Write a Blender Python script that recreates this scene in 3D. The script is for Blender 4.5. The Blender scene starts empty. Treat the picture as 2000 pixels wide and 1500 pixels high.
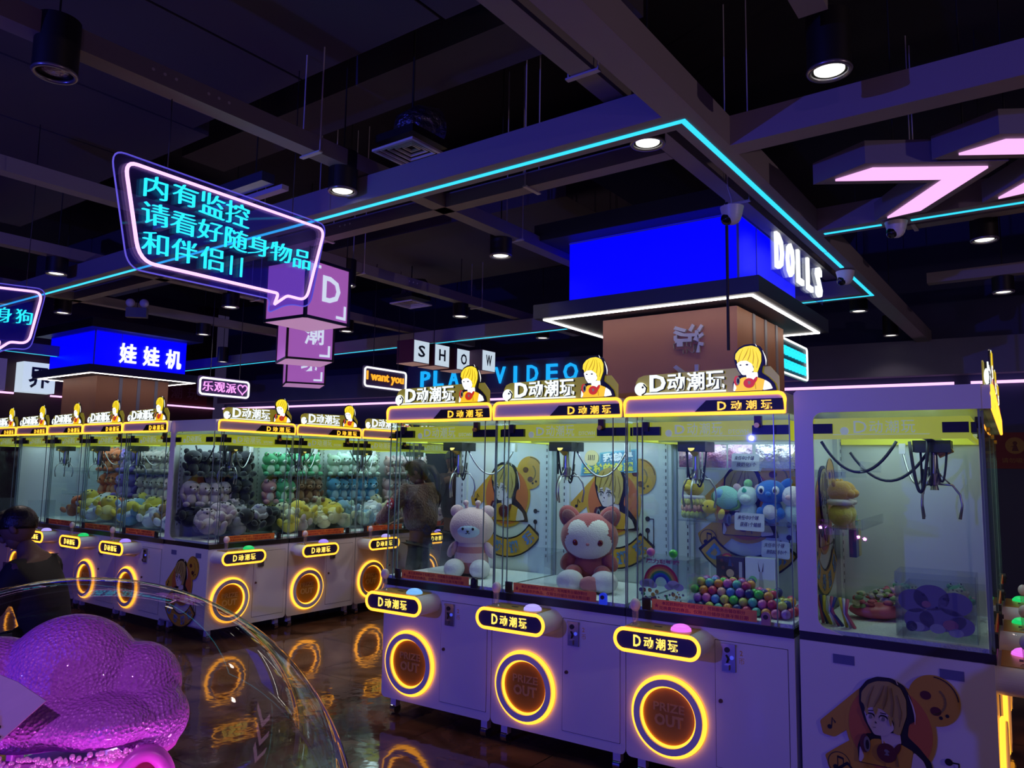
import bpy, bmesh, math, random
from mathutils import Vector, Matrix, Euler
PI = math.pi
random.seed(7)
C = bpy.context.scene.collection
S = bpy.context.scene

# ---------------------------------------------------------------- camera, world, lamps, exposure
YAW, PITCH, ROLL, EYE = math.radians(36.2), math.radians(6.2213), math.radians(0.9398), 1.6
def cam_axes():
    r0 = Vector((math.cos(YAW), math.sin(YAW), 0)); f0 = Vector((-math.sin(YAW), math.cos(YAW), 0)); z = Vector((0, 0, 1))
    fw = math.cos(PITCH)*f0 + math.sin(PITCH)*z; up = -math.sin(PITCH)*f0 + math.cos(PITCH)*z
    rt = math.cos(ROLL)*r0 + math.sin(ROLL)*up; up = -math.sin(ROLL)*r0 + math.cos(ROLL)*up
    return rt, up, fw
RT, UP, FW = cam_axes()
cd = bpy.data.cameras.new('camera'); cam = bpy.data.objects.new('camera', cd); C.objects.link(cam)
cd.sensor_width = 36.0; cd.lens = 36.0*1476.6/2000.0; cd.clip_start = 0.05; cd.clip_end = 100
cam.matrix_world = Matrix(((RT.x, UP.x, -FW.x, 0), (RT.y, UP.y, -FW.y, 0), (RT.z, UP.z, -FW.z, EYE), (0, 0, 0, 1)))
S.camera = cam
w = bpy.data.worlds.new('world'); S.world = w; w.use_nodes = True
w.node_tree.nodes['Background'].inputs[0].default_value = (0.20, 0.15, 0.42, 1)
w.node_tree.nodes['Background'].inputs[1].default_value = 0.10
S.view_settings.view_transform = 'Standard'; S.view_settings.look = 'None'
S.view_settings.exposure = 0.0; S.view_settings.gamma = 1.0; S.view_settings.use_curve_mapping = False
S.cycles.transparent_max_bounces = 32; S.cycles.max_bounces = 6; S.cycles.diffuse_bounces = 3; S.cycles.glossy_bounces = 4
S.cycles.caustics_reflective = False; S.cycles.caustics_refractive = False; S.cycles.sample_clamp_indirect = 3.0

def lamp(name, kind, loc, energy, color, size=0.3, rot=None, spot=None, sx=None, sy=None):
    l = bpy.data.lights.new(name, kind); l.energy = energy; l.color = color
    if kind == 'POINT': l.shadow_soft_size = size
    if kind == 'SPOT':
        l.shadow_soft_size = size; l.spot_size = spot or 1.2; l.spot_blend = 0.6
    if kind == 'AREA':
        l.shape = 'RECTANGLE'; l.size = sx or size; l.size_y = sy or size
    o = bpy.data.objects.new(name, l); C.objects.link(o); o.location = loc
    if rot: o.rotation_euler = rot
    return o
# hall behind the viewpoint: blue screens and pink neon, then added fill lamps
lamp('blue_hall_light', 'POINT', (-3.2, -4.5, 2.1), 540, (0.07, 0.08, 1.0), 0.025)
lamp('violet_hall_light', 'POINT', (1.8, -3.6, 2.0), 34, (0.55, 0.26, 1.0), 0.025)
lamp('rose_hall_light', 'POINT', (4.6, 2.0, 2.5), 90, (1.0, 0.68, 0.72), 0.025)
lamp('low_warm_fill', 'POINT', (2.6, -2.4, 0.8), 12, (1.0, 0.62, 0.60), 0.025)  # unseen warm fill added low to brighten the beam undersides
q = Vector((-1.32, .60, 1.24))-Vector((-.15, -.55, 2.3))
lamp('magenta_fill_spot', 'SPOT', (-.15, -.55, 2.3), 60, (0.80, 0.28, 1.0), 0.02, rot=q.to_track_quat('-Z', 'Y').to_euler(), spot=.45)  # unseen spot added to brighten the cloud under the dome

# ---------------------------------------------------------------- materials
MATS = {}
def mat(name, color=(0.5, 0.5, 0.5), rough=0.5, metal=0.0, emit=None, strength=1.0, bump=None, noise=None, sheen=0.0, sample=True, coat=0.0):
    if name in MATS: return MATS[name]
    m = bpy.data.materials.new(name); m.use_nodes = True; nt = m.node_tree; b = nt.nodes['Principled BSDF']
    b.inputs['Base Color'].default_value = (*color, 1); b.inputs['Roughness'].default_value = rough; b.inputs['Metallic'].default_value = metal
    if coat: b.inputs['Coat Weight'].default_value = coat
    if sheen: b.inputs['Sheen Weight'].default_value = sheen
    if emit:
        b.inputs['Emission Color'].default_value = (*emit, 1); b.inputs['Emission Strength'].default_value = strength
        if not sample: m.cycles.emission_sampling = 'NONE'
    if noise or bump:
        tc = nt.nodes.new('ShaderNodeTexCoord'); nz = nt.nodes.new('ShaderNodeTexNoise'); nt.links.new(tc.outputs['Object'], nz.inputs['Vector'])
        nz.inputs['Scale'].default_value = (bump or noise)[0]; nz.inputs['Detail'].default_value = 4
        if noise:
            rp = nt.nodes.new('ShaderNodeMix'); rp.data_type = 'RGBA'
            rp.inputs[6].default_value = (*color, 1); rp.inputs[7].default_value = (*noise[1], 1)
            nz2 = nt.nodes.new('ShaderNodeTexNoise'); nz2.inputs['Scale'].default_value = noise[0]; nz2.inputs['Detail'].default_value = 5
            nt.links.new(tc.outputs['Object'], nz2.inputs['Vector'])
            mr = nt.nodes.new('ShaderNodeMapRange'); mr.inputs[1].default_value = 0.38; mr.inputs[2].default_value = 0.62
            nt.links.new(nz2.outputs['Fac'], mr.inputs[0]); nt.links.new(mr.outputs[0], rp.inputs[0]); nt.links.new(rp.outputs[2], b.inputs['Base Color'])
        if bump:
            bp = nt.nodes.new('ShaderNodeBump'); bp.inputs['Strength'].default_value = bump[1]; bp.inputs['Distance'].default_value = bump[2]
            nt.links.new(nz.outputs['Fac'], bp.inputs['Height']); nt.links.new(bp.outputs['Normal'], b.inputs['Normal'])
    MATS[name] = m; return m
def glow(name, color, s=1.0, base=(0.02, 0.02, 0.02), sample=True):
    return mat(name, base, 0.4, 0, color, s, sample=sample)
def glass(name, tint=(0.93, 0.975, 0.965), f0=0.035, haze=0.0, hazecol=(0.5, 0.6, 1.0), gain=0.75):
    if name in MATS: return MATS[name]
    m = bpy.data.materials.new(name); m.use_nodes = True; nt = m.node_tree; N = nt.nodes; L = nt.links
    N.remove(N['Principled BSDF']); out = N['Material Output']
    lw = N.new('ShaderNodeLayerWeight'); lw.inputs['Blend'].default_value = 0.5
    pw = N.new('ShaderNodeMath'); pw.operation = 'POWER'; pw.inputs[1].default_value = 5.0; L.new(lw.outputs['Facing'], pw.inputs[0])
    ma = N.new('ShaderNodeMath'); ma.operation = 'MULTIPLY_ADD'; ma.inputs[1].default_value = gain; ma.inputs[2].default_value = f0; L.new(pw.outputs[0], ma.inputs[0])
    tr = N.new('ShaderNodeBsdfTransparent'); tr.inputs[0].default_value = (*tint, 1)
    gl = N.new('ShaderNodeBsdfGlossy'); gl.inputs['Roughness'].default_value = 0.015
    mx = N.new('ShaderNodeMixShader'); L.new(ma.outputs[0], mx.inputs[0]); L.new(gl.outputs[0], mx.inputs[2])
    if haze:
        df = N.new('ShaderNodeBsdfDiffuse'); df.inputs[0].default_value = (*hazecol, 1)
        mh = N.new('ShaderNodeMixShader'); mh.inputs[0].default_value = haze; L.new(tr.outputs[0], mh.inputs[1]); L.new(df.outputs[0], mh.inputs[2]); L.new(mh.outputs[0], mx.inputs[1])
    else: L.new(tr.outputs[0], mx.inputs[1])
    L.new(mx.outputs[0], out.inputs[0]); MATS[name] = m; return m

WHITE = mat('white_cabinet_paint', (0.74, 0.73, 0.76), 0.32, coat=0.2)
GREYP = mat('grey_panel', (0.62, 0.66, 0.66), 0.5)
BLACK = mat('black_trim', (0.012, 0.012, 0.014), 0.45)
DARK = mat('dark_groove', (0.03, 0.025, 0.04), 0.6)
NAVY = mat('navy_plate', (0.045, 0.04, 0.12), 0.35)
CHROME = mat('chrome', (0.75, 0.75, 0.78), 0.18, 1.0)
STEEL = mat('brushed_steel', (0.45, 0.45, 0.47), 0.35, 1.0)
GOLD = mat('gold_plate', (0.75, 0.47, 0.10), 0.35, 0.6)
YNEON = glow('amber_neon', (1.0, 0.36, 0.025), 2.6)
YTEXT = glow('amber_letters', (1.0, 0.50, 0.03), 1.6, sample=False)
YTEXT2 = glow('pale_amber_letters', (1.0, 0.66, 0.10), 1.5, sample=False)
WLET = glow('white_lit_letters', (0.95, 1.0, 1.0), 1.15)
TLET = glow('topper_letter_white', (0.93, 1.0, 1.0), 1.05, sample=False)
CYAN = glow('cyan_led', (0.03, 0.66, 0.95), 1.25)
PINKN = glow('pink_neon', (1.0, 0.50, 1.0), 1.5)
GLASS = glass('clear_glass')
EDGE = mat('glass_edge', (0.22, 0.30, 0.28), 0.15)
ACRYL = glass('acrylic_sheet', (0.70, 0.72, 0.95), 0.05, 0.06, (0.30, 0.25, 1.0))
RIM = glow('edge_lit_acrylic', (0.16, 0.12, 0.85), 0.8, sample=False)
ACRBOX = glass('clear_acrylic', (0.94, 0.96, 0.97), 0.05, 0.03, (0.9, 0.95, 1.0))
PADW = mat('white_fleece', (0.80, 0.84, 0.86), 0.95, bump=(90, 0.8, 0.01))
BAND = mat('lime_backlit_band', (0.45, 0.50, 0.05), 0.45, 0, (0.52, 0.55, 0.03), 0.52)
BANDL = mat('band_letters', (0.55, 0.62, 0.55), 0.4, 0, (0.55, 0.65, 0.50), 0.35, sample=False)
REDLAB = mat('orange_red_label', (0.88, 0.26, 0.05), 0.45)
REDTXT = mat('label_crimson_text', (0.42, 0.015, 0.03), 0.5)
AMBERD = mat('amber_hatch', (0.50, 0.22, 0.02), 0.3)
HATCHT = mat('hatch_letters', (0.62, 0.36, 0.10), 0.4)
CLEARK = glass('clear_knob', (0.9, 0.85, 0.85), 0.10, 0.12, (1, 0.9, 0.9))
OLIVE = mat('olive_acrylic', (0.40, 0.34, 0.06), 0.3, 0, (0.5, 0.42, 0.03), 0.30)  # emission stands in for the letters' backlight spreading through the acrylic
CABLE = mat('black_cable', (0.02, 0.022, 0.025), 0.45)

# ---------------------------------------------------------------- mesh collector
class MB:
    def __init__(s): s.v = []; s.f = []; s.m = []; s.sm = []; s.M = None
    def add(s, vs, fs, mi=0, smooth=False):
        o = len(s.v)
        s.v += [tuple(s.M @ Vector(v)) if s.M else tuple(v) for v in vs]
        s.f += [tuple(i+o for i in f) for f in fs]; s.m += [mi]*len(fs); s.sm += [smooth]*len(fs); return s
    def box(s, a, b, mi=0):
        x0, y0, z0 = a; x1, y1, z1 = b
        return s.add([(x0,y0,z0),(x1,y0,z0),(x1,y1,z0),(x0,y1,z0),(x0,y0,z1),(x1,y0,z1),(x1,y1,z1),(x0,y1,z1)],
                     [(0,3,2,1),(4,5,6,7),(0,1,5,4),(1,2,6,5),(2,3,7,6),(3,0,4,7)], mi)
    def prism(s, poly, d0, d1, ax='y', mi=0):
        # poly: 2D points; ax y -> (x,z) swept along y; x -> (y,z) along x; z -> (x,y) along z
        def P(p, d): return {'y': (p[0], d, p[1]), 'x': (d, p[0], p[1]), 'z': (p[0], p[1], d)}[ax]
        n = len(poly); vs = [P(p, d0) for p in poly] + [P(p, d1) for p in poly]
        ar = sum(poly[i][0]*poly[(i+1)%n][1]-poly[(i+1)%n][0]*poly[i][1] for i in range(n))
        flip = (ar < 0) ^ (ax == 'y') ^ (d1 < d0)
        a = tuple(range(n))[::-1]; b = tuple(range(n, 2*n))
        fs = [a, b] + [(i, (i+1) % n, (i+1) % n+n, i+n) for i in range(n)]
        if flip: fs = [f[::-1] for f in fs]
        return s.add(vs, fs, mi)
    def tube(s, path, r, n=8, closed=False, mi=0, cap=True):
        P = [Vector(p) for p in path]; k = len(P); R = r if isinstance(r, (list, tuple)) else [r]*k
        vs = []; prev = None
        for i in range(k):
            t = (P[(i+1) % k]-P[i-1]) if closed else (P[min(i+1, k-1)]-P[max(i-1, 0)])
            if t.length < 1e-9: t = Vector((0, 0, 1))
            t.normalize()
            if prev is None:
                a = Vector((0, 0, 1)) if abs(t.z) < 0.9 else Vector((1, 0, 0)); u = t.cross(a).normalized()
            else:
                u = prev - t*prev.dot(t); u = u.normalized() if u.length > 1e-6 else t.orthogonal().normalized()
            prev = u; v = t.cross(u)
            vs += [tuple(P[i]+(u*math.cos(2*PI*j/n)+v*math.sin(2*PI*j/n))*R[i]) for j in range(n)]
        fs = []
        for i in range(k if closed else k-1):
            a = i*n; b = ((i+1) % k)*n
            fs += [(a+j, a+(j+1) % n, b+(j+1) % n, b+j) for j in range(n)]
        if not closed and cap: fs += [tuple(range(n))[::-1], tuple(range((k-1)*n, k*n))]
        return s.add(vs, fs, mi, True)
    def ell(s, c, r, mi=0, rot=None, nu=16, nv=10, z0=-1.0):
        r = (r, r, r) if isinstance(r, (int, float)) else r; E = Euler(rot).to_matrix() if rot else None
        vs = []; t0 = math.asin(max(-1, z0))
        for j in range(nv+1):
            th = t0+(PI/2-t0)*j/nv
            for i in range(nu):
                ph = 2*PI*i/nu; p = Vector((r[0]*math.cos(th)*math.cos(ph), r[1]*math.cos(th)*math.sin(ph), r[2]*math.sin(th)))
                if E: p = E @ p
                vs.append((c[0]+p.x, c[1]+p.y, c[2]+p.z))
        fs = [(j*nu+i, j*nu+(i+1) % nu, (j+1)*nu+(i+1) % nu, (j+1)*nu+i) for j in range(nv) for i in range(nu)]
        if z0 > -1: fs.append(tuple(range(nu))[::-1])
        return s.add(vs, fs, mi, True)
    def cyl(s, p0, p1, r0, r1=None, n=20, mi=0):
        r1 = r0 if r1 is None else r1; p0 = Vector(p0); p1 = Vector(p1); t = (p1-p0).normalized(); u = t.orthogonal().normalized(); v = t.cross(u)
        vs = [tuple(p+(u*math.cos(2*PI*j/n)+v*math.sin(2*PI*j/n))*r) for p, r in ((p0, r0), (p1, r1)) for j in range(n)]
        s.add(vs, [(j, (j+1) % n, n+(j+1) % n, n+j) for j in range(n)], mi, True)
        return s.add(vs, [tuple(range(n))[::-1], tuple(range(n, 2*n))], mi)
    def ring(s, c, ri, ro, d0, d1, n=40, mi=0):
        # annulus in the xz plane, between y=d0 (front) and y=d1
        vs = [(c[0]+r*math.cos(2*PI*j/n), d, c[1]+r*math.sin(2*PI*j/n)) for r, d in ((ri, d0), (ro, d0), (ro, d1), (ri, d1)) for j in range(n)]
        fs = []
        for k in range(4):
            a = k*n; b = ((k+1) % 4)*n
            fs += [(a+j, a+(j+1) % n, b+(j+1) % n, b+j) for j in range(n)]
        return s.add(vs, fs, mi)
    def mesh(s, name, mats):
        me = bpy.data.meshes.new(name); me.from_pydata(s.v, [], s.f)
        for m in (mats if isinstance(mats, (list, tuple)) else [mats]): me.materials.append(m)
        me.polygons.foreach_set('material_index', s.m); me.polygons.foreach_set('use_smooth', s.sm); me.update()
        return me
TXT = {}
def text_geo(st, bold=0.0):
    k = (st, bold)
    if k in TXT: return TXT[k]
    cu = bpy.data.curves.new('glyphs', 'FONT'); cu.body = st; cu.resolution_u = 2; cu.offset = bold; cu.extrude = 0.5
    ob = bpy.data.objects.new('glyphs', cu); C.objects.link(ob)
    dg = bpy.context.evaluated_depsgraph_get(); dg.update(); me = bpy.data.meshes.new_from_object(ob.evaluated_get(dg))
    vs = [tuple(v.co) for v in me.vertices]; fs = [tuple(p.vertices) for p in me.polygons]
    bpy.data.objects.remove(ob); bpy.data.curves.remove(cu); bpy.data.meshes.remove(me)
    xs = [v[0] for v in vs]; ys = [v[1] for v in vs]; x0, x1, y0, y1 = min(xs), max(xs), min(ys), max(ys)
    vs = [((v[0]-x0)/(x1-x0), (v[1]-y0)/(y1-y0), v[2]) for v in vs]
    TXT[k] = (vs, fs); return TXT[k]
def put_text(mb, st, o, ex, ey, depth=0.004, bold=0.0, mi=0):
    # glyph box: o lower-left corner, ex the run vector, ey the height vector
    vs, fs = text_geo(st, bold); o = Vector(o); ex = Vector(ex); ey = Vector(ey); n = ex.cross(ey).normalized()
    return mb.add([tuple(o+ex*v[0]+ey*v[1]+n*(v[2]*depth)) for v in vs], fs, mi)
def rrect(x0, z0, x1, z1, r, k=5, corners=(1, 1, 1, 1)):
    # lower-left, lower-right, upper-right, upper-left
    pts = []
    for i, (cx, cz, a) in enumerate(((x0+r, z0+r, PI), (x1-r, z0+r, 1.5*PI), (x1-r, z1-r, 0), (x0+r, z1-r, 0.5*PI))):
        if corners[i]: pts += [(cx+r*math.cos(a+PI/2*j/k), cz+r*math.sin(a+PI/2*j/k)) for j in range(k+1)]
        else: pts.append(((x0, z0), (x1, z0), (x1, z1), (x0, z1))[i])
    return pts
def round_poly(pts, r, k=5):
    out = []; n = len(pts)
    for i in range(n):
        p = Vector(pts[i]); a = Vector(pts[i-1])-p; b = Vector(pts[(i+1) % n])-p
        rr = min(r if not isinstance(r, (list, tuple)) else r[i], a.length*0.45, b.length*0.45); p0 = p+a.normalized()*rr; p1 = p+b.normalized()*rr
        for j in range(k+1):
            t = j/k; q = p0*(1-t)**2+p*2*t*(1-t)+p1*t*t; out.append((q.x, q.y))
    return out
# ---------------------------------------------------------------- objects
def obj(name, mb, mats, parent=None, label=None):
    me = mb.mesh(name, mats) if isinstance(mb, MB) else mb
    o = bpy.data.objects.new(name, me); C.objects.link(o)
    if parent: o.parent = parent
    if label: o['label'] = label
    return o
def tag(o, label, cat, group=None, kind=None):
    o['label'] = label; o['category'] = cat
    if group: o['group'] = group
    if kind: o['kind'] = kind
    return o
def empty(name, M=None):
    o = bpy.data.objects.new(name, None); C.objects.link(o); o.empty_display_size = 0.1
    if M is not None: o.matrix_world = M
    return o
def struct(name, mb, m, parent=None):
    o = obj(name, mb, m, parent)
    if not parent: o['kind'] = 'structure'
    return o
def dup(o, parent=None):
    c = o.copy(); C.objects.link(c)
    for k in ('label', 'category', 'group', 'kind'):
        if k in c and parent is None: del c[k]
    c.parent = parent
    for ch in o.children: dup(ch, c)
    return c
def T(x, y, z=0, rz=0, s=1): return Matrix.Translation((x, y, z)) @ Matrix.Rotation(rz, 4, 'Z') @ Matrix.Scale(s, 4)
# ---------------------------------------------------------------- the hall: floor, walls, ceiling, beams
def floor_mat():
    m = mat('dark_marble_floor', (0.055, 0.036, 0.026), 0.06); nt = m.node_tree; N = nt.nodes; L = nt.links; b = N['Principled BSDF']
    tc = N.new('ShaderNodeTexCoord'); nz = N.new('ShaderNodeTexNoise'); nz.inputs['Scale'].default_value = 1.7; nz.inputs['Detail'].default_value = 8; nz.inputs['Distortion'].default_value = 1.6
    L.new(tc.outputs['Object'], nz.inputs['Vector'])
    cr = N.new('ShaderNodeValToRGB'); cr.color_ramp.elements[0].position = 0.35; cr.color_ramp.elements[0].color = (0.045, 0.023, 0.014, 1)
    cr.color_ramp.elements[1].position = 0.66; cr.color_ramp.elements[1].color = (0.16, 0.095, 0.062, 1); L.new(nz.outputs['Fac'], cr.inputs[0])
    br = N.new('ShaderNodeTexBrick'); br.inputs['Scale'].default_value = 1.0; br.inputs['Brick Width'].default_value = 0.8; br.inputs['Row Height'].default_value = 0.8
    br.inputs['Mortar Size'].default_value = 0.004; br.offset = 0.0; br.inputs['Mortar'].default_value = (0.01, 0.008, 0.006, 1)
    L.new(tc.outputs['Object'], br.inputs['Vector']); L.new(cr.outputs[0], br.inputs['Color1']); L.new(cr.outputs[0], br.inputs['Color2']); L.new(br.outputs[0], b.inputs['Base Color'])
    n2 = N.new('ShaderNodeTexNoise'); n2.inputs['Scale'].default_value = 7.5; n2.inputs['Detail'].default_value = 2; L.new(tc.outputs['Object'], n2.inputs['Vector'])
    bp = N.new('ShaderNodeBump'); bp.inputs['Strength'].default_value = 0.30; bp.inputs['Distance'].default_value = 0.006
    L.new(n2.outputs['Fac'], bp.inputs['Height']); L.new(bp.outputs[0], b.inputs['Normal']); return m
struct('floor', MB().box((-13, -6, -0.1), (7, 10.5, 0)), floor_mat())
CEIL = mat('black_ceiling', (0.018, 0.016, 0.022), 0.9)
struct('ceiling', MB().box((-13, -6, 4.4), (7, 10.5, 4.5)), CEIL)
WX, WY, WA = -12.31, 7.85, math.atan2(0.109, 0.994)
wb = T(WX, WY, 0, WA)
def onwall(name, mb, m, parent=None):
    o = struct(name, mb, m, parent)
    if not parent: o.matrix_world = wb
    return o
WALLM = mat('midnight_blue_wall', (0.025, 0.03, 0.10), 0.5)
FASC = mat('slate_fascia', (0.20, 0.19, 0.27), 0.38, noise=(0.9, (0.13, 0.13, 0.20)))
onwall('wall_back', MB().box((0, 0.14, 0), (19.5, 0.26, 4.4)), WALLM)
onwall('trim_1', MB().box((0, -0.02, 2.64), (19.5, 0.14, 3.02)), FASC)
pn = MB()
for a, b in ((0.05, 11.47), (11.62, 19.2)): pn.tube([(a, 0.07, 2.55), (b, 0.07, 2.55)], 0.016, 8)
o = onwall('neon_tube', pn, PINKN); tag(o, 'long pink neon line under the slate fascia of the back wall', 'neon light'); del o['kind']
struct('wall_front', MB().box((-13, -6.2, 0), (7.2, -6, 4.4)), mat('violet_hall_wall', (.12, .10, .22), .7)); struct('wall_right', MB().box((7, -6, 0), (7.2, 10.5, 4.4)), mat('violet_hall_wall', (.12, .10, .22), .7))
struct('wall_left', MB().box((-12.62, -6, 0), (-12.46, 7.85, 4.4)), mat('wine_dark_wall', (0.05, 0.012, 0.018), 0.6))
for y0, y1, l in ((6.15, 7.85, 'pink neon line on the dark left wall right of the blue left pillar'), (4.35, 4.6, 'short pink neon line at the far left end of the dark wall'), (5.1, 5.5, 'short pink neon line just left of the blue left pillar')):
    o = obj('neon_tube', MB().tube([(-12.42, y0, 2.55), (-12.42, y1, 2.55)], 0.014), PINKN); tag(o, l, 'neon light')

BEAM = mat('grey_beam_paint', (0.30, 0.275, 0.31), 0.55)
def beam(n, a, b, led=None):
    o = struct('trim_%d' % n, MB().box(a, b), BEAM)
    for l in led or []:
        mb = MB()
        for p, q in l: mb.box(p, q)
        obj('led_strip', mb, CYAN, o)
    return o
zb = 2.996
beam(2, (-11.22, 2.68, 3.0), (-1.24, 2.82, 3.135), [[((-11.15, 2.742, zb), (-1.168, 2.766, zb+.006))]])
beam(3, (-1.24, -2.0, 3.0), (-1.11, 9.2, 3.135), [[((-1.192, 2.766, zb), (-1.168, 4.98, zb+.006)), ((-1.192, 5.0, zb), (-1.168, 5.44, zb+.006)), ((-1.192, 5.62, zb), (-1.168, 6.455, zb+.006))]])
beam(4, (-1.11, 3.09, 3.0), (5.0, 3.20, 3.135))
beam(5, (-1.11, 4.52, 3.0), (5.0, 4.66, 3.135), [[((-1.09, 4.585, zb), (-0.78, 4.607, zb+.006)), ((-0.63, 4.585, zb), (5.0, 4.607, zb+.006))]])
beam(6, (-11.22, 6.36, 3.0), (-1.24, 6.52, 3.135), [[((-11.15, 6.43, zb), (-1.192, 6.452, zb+.006))]])
beam(7, (-11.22, 2.82, 3.0), (-11.08, 6.36, 3.135), [[((-11.162, 2.766, zb), (-11.138, 6.43, zb+.006))]])

DUCT = mat('dark_duct_board', (0.085, 0.078, 0.095), 0.85, bump=(400, 0.25, 0.002))
DUCTS = []
def duct(a, b, label):
    DUCTS.append((a, b))
    tag(obj('air_duct', MB().box(a, b), DUCT), label, 'air duct', 'dark ducts under the ceiling')
for x0, x1, y1, l in ((-2.27, -1.3, 2.52, 'dark duct board overhead nearest the corner light line'), (-3.29, -2.29, 2.5, 'dark blue lit duct board overhead at the top middle'), (-4.37, -3.31, 2.5, 'dark duct board overhead crossed by the nearest cable tray'),
                      (-5.18, -4.39, 2.62, 'dark duct board overhead above the big speech bubble neon'), (-6.1, -5.2, 2.62, 'dark duct board overhead left of the big speech bubble neon'), (-7.6, -6.12, 2.75, 'dark duct board overhead at the far left edge')):
    duct((x0, -2.0, 3.7), (x1, y1, 3.95), l)
duct((-5.2, 2.9, 3.85), (-1.6, 3.25, 4.15), 'round edged dark duct crossing behind the ceiling vent')
duct((-2.3, 2.6, 3.95), (-2.05, 7.5, 4.25), 'long dark duct running back above the blue pillar sign')
duct((-5.6, 4.6, 3.6), (-2.9, 6.2, 3.85), 'wide dark duct above the middle of the hall')
duct((-9.4, 3.6, 3.6), (-6.6, 4.5, 3.9), 'dark duct far left above the blue pillar sign')

def above(x, y): return min([a[2] for a, q in DUCTS if a[0]-.02 < x < q[0]+.02 and a[1]-.02 < y < q[1]+.02]+[4.4])-.001
# cable trays, air ducts above them
TRAY = mat('tray_grey', (0.27, 0.25, 0.255), 0.6); CLIP = mat('zinc_clip', (0.62, 0.60, 0.60), 0.45)
def tray(a, b, label, clips=(), holes=()):
    x0, y0 = a; x1, y1 = b; e = 0.048
    al = abs(x1-x0) > abs(y1-y0)
    p = (min(x0, x1)-(0 if al else e), min(y0, y1)-(e if al else 0)); q = (max(x0, x1)+(0 if al else e), max(y0, y1)+(e if al else 0))
    o = obj('cable_tray', MB().box((*p, 3.15), (*q, 3.235)), TRAY); tag(o, label, 'cable tray', 'grey cable trays under the ceiling')
    for t in clips:
        mb = MB()
        if al: mb.box((t-.012, y0-.075, 3.142), (t+.012, y0+.075, 3.15)).cyl((t, y0-.068, 3.15), (t, y0-.068, above(t, y0-.068)), .004, n=6).cyl((t, y0+.068, 3.15), (t, y0+.068, above(t, y0+.068)), .004, n=6)
        else: mb.box((x0-.075, t-.012, 3.142), (x0+.075, t+.012, 3.15)).cyl((x0-.068, t, 3.15), (x0-.068, t, above(x0-.068, t)), .004, n=6).cyl((x0+.068, t, 3.15), (x0+.068, t, above(x0+.068, t)), .004, n=6)
        obj('hanger', mb, CLIP, o)
    for t in holes:
        mb = MB()
        for k in range(3):
            if al: mb.cyl((t+k*.05, y0-.048, 3.2), (t+k*.05, y0-.05, 3.2), .007, n=8)
            else: mb.cyl((x0+.048, t+k*.05, 3.2), (x0+.05, t+k*.05, 3.2), .007, n=8)
        obj('bolt_row', mb, CLIP, o)
    return o
tray((-1.47, -1.5), (-1.47, 7.2), 'grey cable tray running right beside the beam with the corner light line', (2.45, 4.2))
tray((-3.0, -1.0), (-3.0, 7.4), 'long grey cable tray crossing above the light line left of the ceiling vent', (2.35, 4.1, 5.6), (1.5, 1.75, 3.1))
tray((-4.62, 0.2), (-4.62, 7.6), 'grey cable tray running behind the big speech bubble neon toward the show boxes', (4.15, 5.7), (4.7,))
tray((-6.22, 0.8), (-6.22, 7.6), 'grey cable tray passing behind the purple cube signs', (4.3,), (5.2,))
tray((-7.8, 1.5), (-7.8, 6.3), 'grey cable tray above the left speech bubble neon')
tray((-0.62, -1.5), (-0.62, 2.55), 'grey cable tray with a downlight at the top right', (2.35,))
tray((-8.2, 3.37), (-1.52, 3.37), 'grey cable tray running crosswise behind the long beam with the light line', (-4.1, -2.35), (-3.9,))
tray((-0.85, 6.95), (2.2, 6.95), 'far grey cable tray crosswise at the right edge')
tray((-0.75, 5.25), (2.2, 5.25), 'grey cable tray crosswise behind the pink arrow lights', (-0.7,))
# downlights
DLB = mat('black_downlight_body', (0.008, 0.008, 0.009), 0.45); LENS = glow('downlight_lens', (1.0, 0.97, 0.86), 2.2); LENSOFF = mat('unlit_lens', (0.5, 0.45, 0.5), 0.1, 0.4, bump=(60, 0.8, 0.01)); TRIMR = mat('downlight_trim', (0.25, 0.24, 0.26), 0.3, 0.7)
me_b = MB().cyl((0, 0, .02), (0, 0, .22), .076, n=28).mesh('housing', DLB)
me_t = MB().tube([(.07*math.cos(2*PI*i/28), .07*math.sin(2*PI*i/28), .012) for i in range(28)], .009, 6, True).mesh('trim_ring', TRIMR)
me_l = MB().cyl((0, 0, .014), (0, 0, .020), .052, n=24).mesh('lens', LENS); me_x = MB().ell((0, 0, .03), (.055, .055, .018), nv=6).mesh('lens', LENSOFF)
me_s = MB().cyl((0, 0, .22), (0, 0, 1.38), .004, n=6).mesh('hanging_wire', CABLE)
def downlight(x, y, label, on=True, power=4):
    e = empty('downlight', T(x, y, 3.02)); tag(e, label, 'ceiling light', 'black cylinder downlights')
    obj('housing', me_b, None, e); obj('trim_ring', me_t, None, e); obj('lens', me_l if on else me_x, None, e); w_ = above(x, y)-3.02; obj('hanging_wire', MB().cyl((0, 0, .22), (0, 0, w_), .004, n=6), CABLE, e)
    if -6.4 < x < -4.4: power = 34        # the lamps over the aisle between the islands
    if on: lamp('downlight_beam', 'SPOT', (x, y, 3.015), power, (1.0, 0.82, 0.74), 0.05, spot=2.2)
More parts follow.
